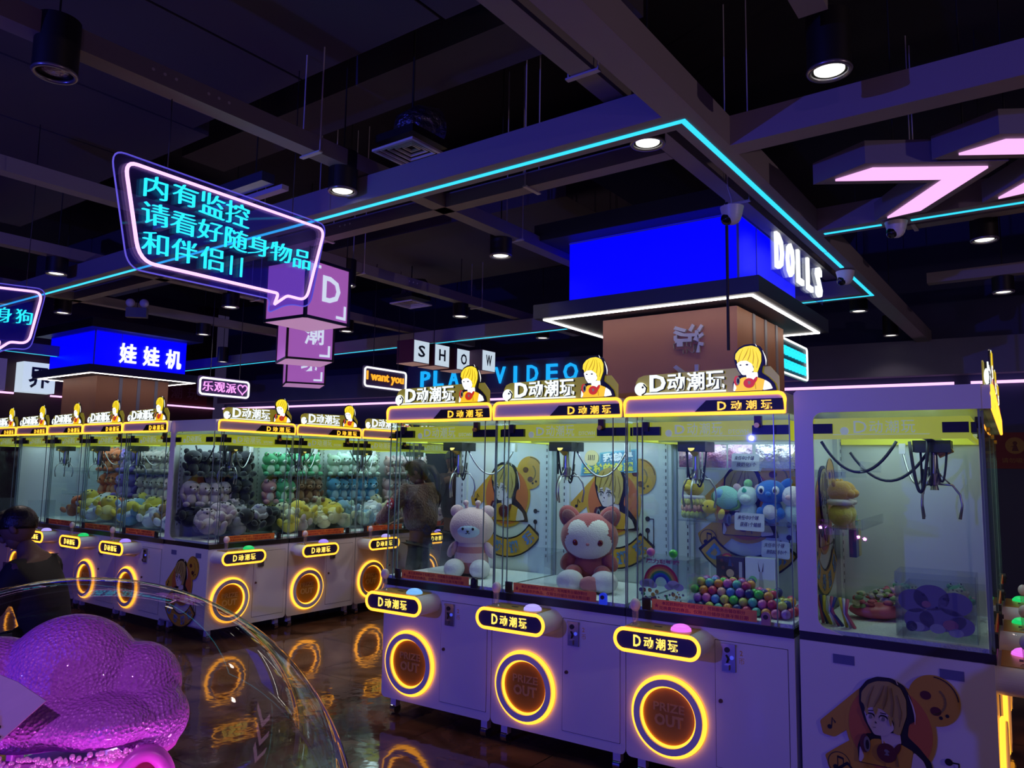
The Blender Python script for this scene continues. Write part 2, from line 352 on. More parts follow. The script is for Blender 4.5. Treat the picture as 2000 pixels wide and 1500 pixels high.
for x, y, on, l in ((-2.98, 1.147, False, 'unlit black cylinder downlight in the top left corner'), (-3.02, 2.58, True, 'lit black downlight in front of the long beam left of the vent'),
    (-1.426, 2.936, True, 'lit downlight tucked inside the corner of the light line'), (-0.617, 2.744, True, 'large lit downlight at the top right'), (-3.057, 4.022, True, 'lit black downlight left of the blue pillar sign'),
    (-4.625, 4.03, True, 'lit downlight beside the large purple cube, nearer one'), (-6.25, 5.476, True, 'lit downlight beside the purple cube, lower one'), (-4.65, 5.493, True, 'lit downlight above the letter boxes'),
    (-6.262, 2.542, True, 'lit downlight left of the speech bubble, under the long beam'), (-7.906, 3.295, True, 'lit downlight above the left blue pillar sign'), (-6.21, 4.03, True, 'lit downlight just left of the large purple cube'),
    (-7.832, 4.761, True, 'lit downlight right above the left blue pillar sign'), (-9.744, 6.251, True, 'small far downlight below the purple cubes at left'), (-0.337, 5.352, True, 'lit downlight under the pink arrow lights'),
    (-0.333, 6.999, True, 'lit downlight further back at the right edge'), (-1.43, 7.186, True, 'small lit downlight behind the corner of the light line'), (-1.419, 8.65, True, 'far small downlight beside the end of the beam'),
    (-4.652, 6.92, True, 'dim downlight behind the letter boxes')):
    downlight(x, y, l, on)

# air vents
VENTM = mat('vent_white', (0.80, 0.78, 0.80), 0.5); FOIL = mat('foil_duct', (0.16, 0.16, 0.24), 0.3, 0.9, bump=(30, 1.0, 0.03))
def vent(x, y, z, s, label):
    e = empty('air_vent', T(x, y, z)); tag(e, label, 'air vent', 'square ceiling vents')
    f = MB()
    for k in range(5):
        a = s*(1-k*.19)/2; b = a-s*(.05 if k == 0 else .022); zz = .008*k
        for p, q in (((-a, -a), (a, -b)), ((-a, b), (a, a)), ((-a, -b), (-b, b)), ((b, -b), (a, b))): f.box((p[0], p[1], zz), (q[0], q[1], zz+.012))
    obj('louvre_frame', f, VENTM, e); obj('vent_box', MB().box((-s*.46, -s*.46, .05), (s*.46, s*.46, .09)), BLACK, e)
    obj('hanging_wire', MB().cyl((0, 0, .09), (0, 0, above(x, y)-z), .006, n=6), CABLE, e)
    obj('flexible_duct', MB().tube([(0, 0, .09), (0, 0.01, .13), (.02, .05, .17), (.06, .14, .20)], [s*.36, s*.40, s*.38, s*.30], 14), FOIL, e)
vent(-2.70, 2.76, 3.22, .29, 'square white ceiling vent with a foil duct above the light line'); vent(-5.25, 5.43, 3.2, .3, 'far square white ceiling vent above the letter boxes')
t = empty('tube_lamp', Matrix.Identity(4)); tag(t, 'unlit linear lamp with a shiny reflector behind the big speech bubble', 'lamp')
obj('reflector', MB().box((-5.3, 2.66, 3.3), (-3.85, 2.75, 3.36)), mat('blue_steel', (0.25, 0.32, 0.5), 0.25, 0.8), t); obj('lamp_base', MB().box((-5.3, 2.77, 3.27), (-3.8, 2.82, 3.3)), VENTM, t); obj('hanging_wire', MB().cyl((-4.0, 2.72, 3.36), (-4.0, 2.72, 4.4), .004, n=6).cyl((-5.1, 2.72, 3.36), (-5.1, 2.72, 4.4), .004, n=6), CABLE, t)

# pink arrow lights
PINKP = glow('pink_light_panel', (1.0, 0.48, 0.95), 1.15); BOXG = mat('arrow_box_grey', (0.22, 0.21, 0.27), 0.5)
inn = [(-.803, 3.621), (-.632, 3.567), (-.213, 3.827), (-.542, 4.284), (-.704, 4.322), (-.387, 3.876)]
out = [(-.905, 3.635), (-.650, 3.50), (-.135, 3.81), (-.525, 4.355), (-.775, 4.37), (-.46, 3.905)]
for k, l in enumerate(('pink arrow ceiling light nearest the corner of the beams', 'pink arrow ceiling light cut by the right edge', 'pink arrow ceiling light beyond the right edge')):
    e = empty('arrow_light', T(.50*k, -.02*k)); tag(e, l, 'ceiling light', 'pink arrow ceiling lights')
    obj('light_box', MB().prism(out, 2.955, 3.06, 'z'), BOXG, e); obj('light_panel', MB().prism(inn, 2.945, 2.956, 'z'), PINKP, e)
    obj('hanging_wire', MB().cyl((-.3, 3.8, 3.06), (-.3, 3.8, 4.4), .004, n=6).cyl((-.66, 4.3, 3.06), (-.66, 4.3, 4.4), .004, n=6), CABLE, e)
# dome cameras
CAMW = mat('camera_white', (0.70, 0.69, 0.74), 0.35); LENSB = mat('camera_black', (0.01, 0.01, 0.015), 0.08)
def dome_cam(x, y, z, label, s=1.0, wire=0):
    e = empty('security_camera', T(x, y, z, math.radians(-20), s)); tag(e, label, 'security camera', 'white dome cameras')
    obj('camera_body', MB().cyl((0, 0, -.01), (0, 0, -.06), .062, .05, 24).ell((0, 0, -.055), (.05, .05, .05), nv=8), CAMW, e)
    obj('camera_lens', MB().ell((-.012, -.026, -.075), (.034, .03, .034), nv=8), LENSB, e)
    if wire: obj('camera_cable', MB().tube([(0, 0, -.01), (-.02, .02, .05), (-.05, .03, .12), (-.06, .03, .3)], .004, 6), CAMW, e)
dome_cam(-1.36, 3.80, 2.99, 'white dome camera with a black lens hanging in front of the blue pillar sign', 1.0, 1); dome_cam(-.70, 4.56, 3.0, 'white dome camera under the beam below the pink arrow light', .95); dome_cam(-1.18, 5.53, 3.0, 'blue lit dome camera interrupting the light line behind the white letters', 1.0)
# emergency lamp
e = empty('emergency_lamp', T(-6.87, 3.5, 3.0, PI/4)); tag(e, 'twin round emergency lamp under the ceiling behind the speech bubble', 'lamp')
obj('hanging_wire', MB().cyl((0, 0, 0), (0, 0, 1.4), .004, n=6), CABLE, e); obj('lamp_box', MB().box((-.09, -.03, -.09), (.09, .03, .0)), mat('grey_box', (0.12, 0.12, 0.14), 0.5), e)
for s_ in (-1, 1): obj('lamp_head', MB().ell((s_*.06, -.01, .045), (.04, .04, .04), nv=8), CAMW, e)

# pillars with their sign boxes
BROWN = mat('brown_wood_panel', (0.58, 0.25, 0.12), 0.5, noise=(1.2, (0.52, 0.22, 0.105))); SLAB = mat('canopy_slate', (0.05, 0.055, 0.10), 0.45); SLOT = mat('grey_strip', (0.35, 0.33, 0.36), 0.4)
BLUEP = glow('blue_light_panel', (0.0, 0.0, 1.0), 1.0, (0.01, 0.01, 0.12)); LEDW = glow('white_led', (1.0, 0.95, 0.88), 7.0); ALU = mat('panel_seam', (0.25, 0.28, 0.6), 0.4)
def pillar(nm, x0, x1, y0, y1, zt):
    o = struct('wall_pillar_'+nm, MB().box((x0, y0, 0), (x1, y1, zt)), BROWN)
    for k in range(3):
        yy = y0+(y1-y0)*(.32+.25*k); obj('grey_strip', MB().box((x1, yy-.022, 0), (x1+.006, yy+.022, zt)), SLOT, o)
    return o
pillar('right', -2.56, -1.61, 4.56, 5.52, 2.62); pillar('left', -11.18, -10.21, 4.74, 5.72, 2.70)
def pillar_sign(x0, x1, y0, y1, z, bx0, bx1, by0, by1, zt, label):
    e = empty('pillar_sign', Matrix.Identity(4)); tag(e, label, 'sign', 'blue light boxes around the pillars')
    obj('canopy', MB().box((x0, y0, z), (x1, y1, z+.10)), SLAB, e); obj('top_slab', MB().box((x0, y0, zt), (x1, y1, zt+.12)), SLAB, e)
    obj('light_panel', MB().box((bx0, by0, z+.10), (bx1, by1, zt)), BLUEP, e)
    obj('seam', MB().box((bx0-.004, by0-.004, zt-.012), (bx1+.004, by1+.004, zt-.004)).box((bx1-.008, by0-.004, z+.1), (bx1+.004, by0+.006, zt)).box((bx1-.002, by0+.34, z+.1), (bx1+.004, by0+.346, zt)), ALU, e)
    l = MB(); i = .06; p = [(x0+i, y0+i), (x1-i, y0+i), (x1-i, y1-i), (x0+i, y1-i)]
    for a in range(4):
        q, r = p[a], p[(a+1) % 4]; l.box((min(q[0], r[0])-.009, min(q[1], r[1])-.009, z-.008), (max(q[0], r[0])+.009, max(q[1], r[1])+.009, z))
    obj('led_outline', l, LEDW, e); return e
e = pillar_sign(-3.0, -1.40, 4.34, 5.95, 2.64, -2.80, -1.575, 4.5, 5.72, 3.20, 'blue light box around the right pillar with white letters on its side')
a = obj('letter_panel', MB().box((-1.47, 4.80, 2.88), (-1.462, 6.06, 3.17)), ACRYL, e)
obj('light_line', MB().box((-1.47, 4.80, 3.165), (-1.455, 6.06, 3.178)), CYAN, a)
for i, ch in enumerate('DOLLS'):
    y = 4.845+i*.245; mb = MB(); put_text(mb, ch, (-1.45, y, 2.91), (0, .155 if ch != 'L' else .135, 0), (0, 0, .235), .02, .015); obj('letter', mb, WLET, e)
t = MB(); x = -2.03
put_text(t, '游', (x, 4.55, 2.53), (0, 0, -.19), (.21, 0, 0), .02, .02); put_text(t, '方', (x, 4.55, 2.27), (0, 0, -.17), (.21, 0, 0), .02, .02)
o = obj('wall_letters', t, mat('grey_letters', (0.62, 0.62, 0.66), 0.4)); tag(o, 'grey turned characters fixed on the brown face of the right pillar', 'lettering')
e = pillar_sign(-11.5, -9.86, 4.47, 6.0, 2.70, -11.36, -10.08, 4.62, 5.88, 3.28, 'blue light box around the left pillar with three white characters')
for i, ch in enumerate('娃娃机'):
    mb = MB(); put_text(mb, ch, (-10.07, 4.94+i*.32, 2.88), (0, .225, 0), (0, 0, .27), .02, .02); obj('letter', mb, WLET, e)
# ---------------------------------------------------------------- the claw machine
W, D, ZS, ZT = .861, .77, .86, 1.985
CM = {}
def shared(name, fn, mats):
    if name not in CM: CM[name] = fn().mesh(name, mats)
    return CM[name]
F = -.035     # front of the header light box
def capsule(y, x0=.022, x1=.473, z0=.687, z1=.803, k=10, inset=0.0):
    return [(p[0], y, p[1]) for p in rrect(x0+inset, z0+inset, x1-inset, z1-inset, (z1-z0)/2-inset-1e-4, k)]
# the printed figure: flat cut layers, unit coordinates measured along its own width (0..425) and height (0..530)
FIG = dict(
 back=[(17,350),(20,430),(65,490),(125,520),(205,522),(275,490),(313,420),(335,300),(295,270),(285,200),(345,150),(405,80),(425,0),(5,0),(0,90),(25,160),(65,180),(85,180),(45,250),(30,300)],
 hair=[(30,360),(35,420),(75,470),(125,495),(195,502),(255,475),(285,410),(285,320),(265,260),(245,200),(205,210),(215,270),(185,300),(145,330),(85,330),(55,310),(45,350)],
 face=[(45,310),(85,338),(145,338),(195,300),(215,230),(185,200),(145,180),(100,180),(65,240)], neck=[(135,200),(245,210),(250,150),(205,100),(145,110)],
 vest=[(85,150),(135,160),(165,120),(245,150),(315,120),(295,5),(15,5),(30,80)], arm=[(315,120),(365,80),(390,20),(295,5)], arm2=[(15,100),(40,40),(20,5),(7,10)])
def layer(mb, key, o, ex, ez, d, mi=0, pts=None, th=.003):
    # o origin, ex run vector for the full width, ez height vector, d distance out of the plane
    o = Vector(o); ex = Vector(ex)/425; ez = Vector(ez)/530; n = ex.cross(ez).normalized(); P = pts or FIG[key]
    P = round_poly(P, 14, 3); k = len(P); ar = sum(P[i][0]*P[(i+1) % k][1]-P[(i+1) % k][0]*P[i][1] for i in range(k))
    if ar < 0: P = P[::-1]
    vs = [tuple(o+ex*p[0]+ez*p[1]+n*(d-th)) for p in P]+[tuple(o+ex*p[0]+ez*p[1]+n*d) for p in P]
    return mb.add(vs, [tuple(range(k))[::-1], tuple(range(k, 2*k))]+[(i, (i+1) % k, (i+1) % k+k, i+k) for i in range(k)], mi)
def disc2(cx, cz, rx, rz=None, k=20):
    rz = rx if rz is None else rz
    return [(cx+rx*math.cos(2*PI*i/k), cz+rz*math.sin(2*PI*i/k)) for i in range(k)]
FRINGE = [[(100,336),(108,340),(146,410),(170,486),(138,414)], [(152,336),(160,334),(182,400),(188,484),(176,404)], [(203,300),(209,298),(219,380),(206,476),(212,380)], [(60,326),(67,328),(84,400),(112,474),(78,400)], [(240,250),(246,250),(262,330),(236,440),(255,335)]]
EYES = [[(70,292),(88,300),(98,290),(86,282)], [(130,292),(150,302),(165,292),(150,280)]]
LN = mat('print_black', (0.012, 0.011, 0.014), 0.4)
LIT = [LN, glow('print_yellow', (1.0, 0.76, 0.03), 1.05, sample=False), glow('print_white', (1.0, 1.0, 0.98), 1.15, sample=False), glow('print_orange', (1.0, 0.58, 0.01), 1.0, sample=False), glow('print_red', (0.75, 0.04, 0.015), 0.75, sample=False), glow('print_grey', (0.25, 0.25, 0.22), 0.6, sample=False), glow('print_dark_yellow', (0.65, 0.36, 0.0), .8, sample=False)]
PRT = [LN, mat('sticker_blond', (0.42, 0.32, 0.09), 0.45), mat('sticker_skin', (0.62, 0.55, 0.56), 0.45), mat('sticker_amber', (0.55, 0.30, 0.03), 0.45), mat('sticker_maroon', (0.10, 0.02, 0.02), 0.4), mat('sticker_grey', (0.2, 0.2, 0.22), 0.4), mat('sticker_dark_blond', (0.22, 0.15, 0.04), 0.45), mat('sticker_orange', (0.52, 0.14, 0.04), 0.45), mat('sticker_blue', (0.10, 0.22, 0.5), 0.4)]
def figure(o, ex, ez, parent, mats, name='printed_figure', d=0.008, flat=False):
    b = MB()
    if flat: layer(b, 'back', o, ex, ez, d, 0)
    else: r = obj(name, layer(MB(), 'back', o, ex, ez, d, 0, th=d), mats[0], parent)
    layer(b, 'vest', o, ex, ez, d+.003, 3); layer(b, 'neck', o, ex, ez, d+.0045, 2); layer(b, 'arm', o, ex, ez, d+.0045, 2); layer(b, 'arm2', o, ex, ez, d+.0045, 2)
    layer(b, 0, o, ex, ez, d+.006, 3, [(150,160),(170,120),(180,5),(160,5)]); layer(b, 0, o, ex, ez, d+.0065, 6, [(215,120),(222,120),(232,20),(225,20)])
    layer(b, 'hair', o, ex, ez, d+.006, 1); layer(b, 'face', o, ex, ez, d+.0075, 2)
    for p in FRINGE: layer(b, 0, o, ex, ez, d+.0095, 6, p)
    layer(b, 0, o, ex, ez, d+.009, 1, [(85,338),(145,338),(195,300),(180,340),(120,370)]); layer(b, 0, o, ex, ez, d+.009, 1, [(205,210),(245,200),(262,290),(215,300),(222,250)])
    for p in EYES: layer(b, 0, o, ex, ez, d+.009, 0, p)
    layer(b, 0, o, ex, ez, d+.009, 5, [(85,222),(112,226),(110,221)])
    layer(b, 0, o, ex, ez, d+.008, 4, disc2(45, 120, 28, 55)); layer(b, 0, o, ex, ez, d+.0095, 5, disc2(58, 118, 19, 45)); layer(b, 0, o, ex, ez, d+.0105, 0, disc2(60, 116, 10, 28))
    layer(b, 0, o, ex, ez, d+.0095, 4, [(190,95),(225,145),(250,160),(245,120),(220,80)]); layer(b, 0, o, ex, ez, d+.011, 4, disc2(167, 88, 55)); layer(b, 0, o, ex, ez, d+.0115, 5, [(150,100),(165,112),(188,96),(170,92),(186,76),(150,74),(168,88)])
    layer(b, 0, o, ex, ez, d+.004, 2, [(225,530),(245,490),(238,492)]); layer(b, 0, o, ex, ez, d+.004, 2, [(295,450),(325,380),(335,330),(328,270),(326,330),(316,380)])
    if flat:
        for p in ([(56,288),(66,304),(92,306),(108,296),(104,276),(84,268),(64,274)], [(128,288),(140,304),(166,304),(182,292),(176,272),(152,266),(134,272)]): layer(b, 0, o, ex, ez, d+.0092, 0, p)
        for p in ([(58,276),(64,294),(92,296),(104,284),(100,272),(82,266)], [(130,276),(138,294),(164,294),(178,282),(172,270),(150,264)]): layer(b, 0, o, ex, ez, d+.0094, 2, p)
        for p in ([(70,272),(76,294),(92,294),(96,276),(82,268)], [(142,270),(148,293),(164,292),(166,272),(152,266)]): layer(b, 0, o, ex, ez, d+.0097, 5, p)
        for p in ([(70,318),(100,322),(102,318),(72,313)], [(138,316),(172,314),(172,309),(138,311)], [(108,262),(118,250),(112,246),(108,250)]): layer(b, 0, o, ex, ez, d+.0092, 0, p)
        layer(b, 0, o, ex, ez, d+.012, 1, [(50,318),(62,350),(72,300),(66,290),(56,300)]); layer(b, 0, o, ex, ez, d+.012, 1, [(95,340),(128,340),(112,292)]); layer(b, 0, o, ex, ez, d+.012, 1, [(178,310),(205,290),(196,240),(186,275)])
        return obj(name, b, mats, parent)
    obj('figure_print', b, mats, r); return r
def banner(o, ex, ez, parent):
    # the big wall sticker: amber stripes, orange disc, portrait, headphone badge, lettered banner; box 1.0 wide = ex, 1.15 high = ez
    o = Vector(o); ex = Vector(ex); ez = Vector(ez); k = empty('sticker'); k.parent = parent; m = MB()
    def L(pts, d, mi): layer(m, 0, o, ex*.425, ez*.53, d, mi, [(p[0]*1000, p[1]*1000) for p in pts], .0015)
    L([(.02,.52),(.30,.80),(.42,.66),(.12,.42),(.04,.43)], .002, 3); L([(.05,.28),(.11,.33),(.36,.52),(.46,.34),(.22,.12),(.10,.13)], .002, 3)
    L(disc2(.50, .55, .30, .335, 36), .003, 3); L(disc2(.50, .55, .275, .305, 36), .0045, 7); L(disc2(.79, .80, .165, .175, 30), .004, 3)
    for i in range(12):
        a0 = 1.0+i*.12-.9; L([(.79+.15*math.cos(a0), .80+.16*math.sin(a0)), (.79+.157*math.cos(a0), .80+.167*math.sin(a0)), (.79+.157*math.cos(a0+.12), .80+.167*math.sin(a0+.12)), (.79+.15*math.cos(a0+.12), .80+.16*math.sin(a0+.12))], .0055, 0)
    L(disc2(.74, .83, .035, .03), .0055, 4); L(disc2(.80, .73, .035, .03), .0055, 4)
    for i in range(9):
        a0 = .9-i*.26; L([(.765+.09*math.cos(a0), .80+.09*math.sin(a0)), (.77+.1*math.cos(a0), .80+.1*math.sin(a0)), (.77+.1*math.cos(a0-.26), .80+.1*math.sin(a0-.26)), (.765+.09*math.cos(a0-.26), .80+.09*math.sin(a0-.26))], .0055, 6)
    L(disc2(.83, .69, .012), .0055, 0); L(disc2(.87, .71, .012), .0055, 0); L(disc2(.15, .24, .085, .088), .004, 3); L(disc2(.15, .24, .08, .083), .0045, 0); L(disc2(.15, .24, .074, .077), .005, 3)
    for a, b in ((.125, .21), (.165, .20)): L(disc2(a, b, .018), .006, 0); L([(a+.012, b), (a+.018, b), (a+.018, b+.08), (a+.012, b+.08)], .006, 0)
    L([(.137, .28), (.183, .27), (.183, .285), (.137, .295)], .006, 0); L(disc2(.09, .49, .016), .004, 0); L([(.10, .49), (.106, .49), (.112, .56), (.106, .56)], .004, 0); L([(.108, .56), (.135, .53), (.13, .52)], .004, 0)
    for a, b in ((.865, .40), (.865, .29)):
        L(disc2(a, b, .024), .002, 0)
    L([(.885, .395), (.93, .395), (.93, .405), (.885, .405)], .002, 0); L([(.922, .40), (.93, .40), (.93, .14), (.82, .03), (.815, .037), (.922, .145)], .002, 0); L([(.861, .27), (.869, .27), (.869, .16), (.79, .08), (.785, .087), (.861, .165)], .002, 0)
    arc = [(.50+r*math.cos(a0), .50+r*1.1*math.sin(a0)) for r, rng in ((.36, range(0, 11)), (.55, range(10, -1, -1))) for a0 in [-PI*.80+i*PI*.06 for i in rng]]
    arc2 = [(.50+r*math.cos(a0), .50+r*1.1*math.sin(a0)) for r, rng in ((.375, range(0, 11)), (.535, range(10, -1, -1))) for a0 in [-PI*.785+i*PI*.057 for i in rng]]
    L(arc, .006, 0); L(arc2, .0075, 3)
    bm_ = obj('sticker_print', m, PRT, k)
    t = MB(); n = ex.cross(ez).normalized()
    for i, ch in enumerate('D动潮玩'):
        a0 = -PI*.72+i*PI*.147; c = o+ex*(.50+.455*math.cos(a0))+ez*(.50+.50*math.sin(a0))+n*.009; tg = (ex*(-math.sin(a0))+ez*(1.1*math.cos(a0))).normalized(); rd = (ex*(-math.cos(a0))+ez*(-math.sin(a0))).normalized()
        s_ = ex.length*.115; put_text(t, ch, c-tg*s_*.5-rd*s_*.55, tg*s_, rd*s_*1.1, .002, .05)
    obj('sticker_lettering', t, PRT[8], k)
    figure(o+ex*.28+ez*.28, ex*.50, ez*.64, k, PRT, 'portrait', .006, True)
    return k

def m_cabinet(): return MB().prism(rrect(0, .11, W, .82, .03, 5, (1, 1, 0, 0)), 0, D)
def m_strip(): return MB().box((0, -.008, .818), (W, D, ZS))
def m_door(): return MB().prism(rrect(.482, .163, .829, .762, .004), -.003, .001, mi=0)
def m_groove(): return MB().prism(rrect(.4795, .1605, .8315, .7645, .004), -.0012, .001)
def m_ringbody(): return MB().ring((.238, .352), .150, .183, -.03, .002, 48)
def m_ringneon():
    b = MB()
    for r, y, t in ((.1915, -.012, .0105), (.1475, -.010, .009)): b.tube([(.238+r*math.cos(2*PI*i/48), y, .352+r*math.sin(2*PI*i/48)) for i in range(48)], t, 8, True)
    return b
def m_hatch(): return MB().cyl((.238, .001, .352), (.238, -.004, .352), .148, n=40)
def m_hatcht():
    b = MB(); put_text(b, 'PRIZE', (.155, -.0055, .372), (.166, 0, 0), (0, 0, .042), .002, .02); put_text(b, 'OUT', (.160, -.0055, .300), (.156, 0, 0), (0, 0, .058), .002, .04); return b
def m_console(): return MB().prism(rrect(.022, .687, .473, .803, .0575, 10), -.19, .001)
def m_conplate(): return MB().prism(rrect(.03, .695, .465, .795, .0495, 10), -.194, -.189)
def m_conneon(): return MB().tube(capsule(-.193, inset=.006), .0095, 8, True)
def m_context():
    b = MB(); put_text(b, 'D', (.130, -.196, .718), (.040, 0, 0), (0, 0, .056), .003, .02)
    for i, ch in enumerate('动潮玩'): put_text(b, ch, (.186+i*.063, -.196, .718), (.050, 0, 0), (0, 0, .054), .003, .014)
    return b
def m_plate(): return MB().box((.075, -.175, .803), (.415, -.02, .807)).box((.20, -.10, .8065), (.24, -.085, .8085), 1)
def m_stick(): return MB().cyl((.105, -.115, .806), (.105, -.115, .815), .03, .022, 16).cyl((.105, -.115, .81), (.105, -.115, .885), .014, .019, 12, 0)
def m_knob(): return MB().ell((.105, -.115, .905), (.027, .027, .033), nv=10)
def m_button(): return MB().cyl((.345, -.105, .803), (.345, -.105, .818), .052, .049, 24).ell((.345, -.105, .818), (.045, .045, .020), nv=6, z0=0)
def m_coin():
    b = MB().box((.518, -.014, .622), (.584, .001, .75)).box((.516, -.022, .742), (.586, -.012, .754))
    b.cyl((.545, -.014, .725), (.545, -.02, .725), .013, n=14, mi=1).box((.533, -.03, .632), (.557, -.012, .655), 0).tube([(.54, -.018, .70), (.552, -.024, .685), (.545, -.022, .665)], .004, 6, mi=1); return b
def m_coinled(): return MB().ell((.568, -.016, .69), (.010, .007, .010), nv=6)
def m_price():
    return MB().box((.590, -.0025, .652), (.637, .001, .741))
def m_pricet():
    b = MB(); put_text(b, '2', (.604, -.003, .703), (.014, 0, 0), (0, 0, .024), .001, .02); put_text(b, '币', (.600, -.003, .662), (.026, 0, 0), (0, 0, .03), .001); return b
def m_lock(): return MB().cyl((.507, .0, .475), (.507, -.012, .475), .011, .009, 14)
def m_caster():
    b = MB().box((-.022, -.02, .05), (.022, .02, .112)).cyl((-.02, 0, .032), (.02, 0, .032), .032, n=16, mi=1); return b
def m_pad(): return MB().box((.01, .012, ZS), (W-.01, D-.05, ZS+.018))
def m_back(): return MB().box((0, D-.03, ZS), (W, D, 1.86))
def m_tracks(x):
    b = MB().box((x, D-.055, ZS+.01), (x+.095, D-.03, 1.86))
    for x in (x+.06,):
        b.box((x-.01, D-.06, ZS+.1), (x+.01, D-.054, 1.8))
        for k in range(22): b.box((x-.003, D-.062, ZS+.13+k*.042), (x+.003, D-.06, ZS+.15+k*.042), 1)
    return b
def m_gdoor(): return MB().box((.069, -.004, ZS+.004), (.784, .004, 1.876))
def m_gfix(): return MB().box((.004, .010, ZS), (.064, .016, 1.876))
def m_gfix2(): return MB().box((.789, .010, ZS), (W-.004, .016, 1.876))
EDGES = ((.066, .0), (.0935, .006), (.7865, .0), (.0025, .012), (W-.003, .012))
def m_gedge(x, y): return MB().box((x-.0022, y-.004, ZS), (x+.0022, y+.004, 1.876))
def m_gleft(): return MB().box((.001, .02, ZS), (.005, D-.03, 1.876))
def m_gleftedge(): return MB().box((0, D-.035, ZS), (.006, D-.028, 1.876))
def m_sidepanel(): return MB().box((W-.012, .02, ZS), (W-.002, D-.03, 1.876))
def m_sidepanel_l(): return MB().box((.002, .02, ZS), (.012, D-.03, 1.876))
def m_sideframe():
    # opaque side with a rounded window, seen from outside at x = 0; poly in (y,z)
    y1, z0, z1, r = D-.085, ZS+.022, 1.878, .045
    b = MB().prism([(D, ZS), (D, ZT-.012), (D-.012, ZT), (.0, ZT), (.0, z1), (y1-r, z1)]+[(y1-r+r*math.sin(a), z1-r+r*math.cos(a)) for a in (PI/12*i for i in range(1, 7))]+[(y1, z0+r)]+[(y1-r+r*math.cos(a), z0+r-r*math.sin(a)) for a in (PI/12*i for i in range(1, 7))]+[(y1-r-.06, ZS)], -.004, .008, 'x')
    return b
def m_header(): return MB().prism(rrect(.003, 1.878, W-.003, ZT, .03, 5, (0, 0, 1, 1)), F, D-.01)
def m_hneon(): return MB().tube([(p[0], F-.004, p[1]) for p in rrect(.009, 1.884, W-.009, ZT-.007, .034, 6, (0, 0, 1, 1))], .0088, 8, True)
def m_hblack(): return MB().prism([(.402, 1.894), (.845, 1.894), (.845, 1.951), (.462, 1.951)], F-.003, F+.002)
def m_htext():
    b = MB(); put_text(b, 'D', (.521, F-.0045, 1.899), (.045, 0, 0), (0, 0, .044), .003, .02)
    for i, ch in enumerate('动潮玩'): put_text(b, ch, (.590+i*.074, F-.0045, 1.898), (.053, 0, 0), (0, 0, .046), .003, .014)
    return b
def m_topper():
    return MB().prism([(.075, ZT), (.062, 2.06), (.078, 2.088), (.11, 2.10), (.60, 2.112), (.78, 2.112), (.822, 2.06), (.822, ZT)], -.012, -.006)
def m_topl():
    b = MB()
    for dx, dz, y, mi, dp in ((0, 0, -.027, 0, .006), (.005, -.003, -.019, 1, .010)):
        put_text(b, 'D', (.150+dx, y, 2.008+dz), (.090, 0, 0), (0, 0, .090), dp, .03, mi)
        for i, ch in enumerate('动潮玩'): put_text(b, ch, (.250+i*.105+dx, y, 2.006+dz), (.095, 0, 0), (0, 0, .096), dp, .018, mi)
    b.box((.105, -.03, 1.995), (.56, -.018, 2.003)); return b
def m_ball():
    return MB().ell((.096, -.022, 2.026), (.036, .010, .036), nu=20, nv=10).ell((.112, -.032, 2.034), (.006, .004, .006), 1, nv=6).tube([(.116, -.03, 2.05), (.134, -.03, 2.03), (.128, -.03, 2.005), (.106, -.03, 1.992)], .004, 6, mi=1)
def m_band(): return MB().box((.018, .045, 1.752), (W-.018, .058, 1.85)).box((.018, .057, 1.752), (.03, D-.06, 1.85)).box((W-.03, .057, 1.752), (W-.018, D-.06, 1.85))
def m_bandl():
    b = MB(); put_text(b, 'D', (.262, .043, 1.784), (.055, 0, 0), (0, 0, .05), .002, .02)
    for i, ch in enumerate('动潮玩'): put_text(b, ch, (.330+i*.066, .043, 1.780), (.056, 0, 0), (0, 0, .062), .002)
    put_text(b, 'DTCWH', (.55, .043, 1.784), (.10, 0, 0), (0, 0, .022), .002); b.box((.22, .042, 1.772), (.65, .044, 1.775)).cyl((.228, .044, 1.79), (.228, .041, 1.79), .019, n=16)
    # the same lettering on the side, seen from outside at x = 0
    for i, ch in enumerate('D动潮玩'): put_text(b, ch, (.0165, .51-i*.066, 1.780), (0, -.056, 0), (0, 0, .056), .002)
    b.box((.015, .20, 1.772), (.017, .60, 1.775)).cyl((.0175, .55, 1.79), (.0145, .55, 1.79), .019, n=16); return b
BRK = (((.03, .022, 1.778), (.185, .044, 1.824)), ((.675, .022, 1.778), (W-.012, .044, 1.824)), ((.001, .60, 1.778), (.014, .685, 1.824)), ((.001, .05, 1.778), (.014, .15, 1.824)))
def m_rollers(): return MB().box((.69, .006, 1.815), (.725, .03, 1.87)).cyl((.707, .004, 1.822), (.707, -.012, 1.822), .013, n=12, mi=1)
def m_label(): return MB().box((.150, -.0075, .872), (.69, -.0045, .926))
def m_labelt():
    b = MB(); put_text(b, '本区抓到的8寸毛绒公仔，可到服务台储存积分', (.205, -.008, .900), (.43, 0, 0), (0, 0, .020), .001, .01); put_text(b, '兑换喜欢的商品，仅限当日储存兑换不限日期', (.19, -.008, .876), (.46, 0, 0), (0, 0, .020), .001, .01)
    put_text(b, '★', (.163, -.008, .884), (.025, 0, 0), (0, 0, .025), .001); return b
def m_latch(): return MB().prism(rrect(.715, .866, .757, .928, .02, 6, (0, 0, 1, 1)), -.022, -.004, mi=1).cyl((.736, -.022, .905), (.736, -.028, .905), .011, n=14, mi=0)
def m_guard():
    return MB().box((.335, .03, ZS+.018), (.339, .34, 1.10)).box((.03, .336, ZS+.018), (.335, .34, 1.10))
def m_gantry():
    return MB().box((.20, .30, 1.70), (.36, .46, 1.756)).cyl((.28, .36, 1.69), (.28, .30, 1.72), .02, n=12, mi=1)
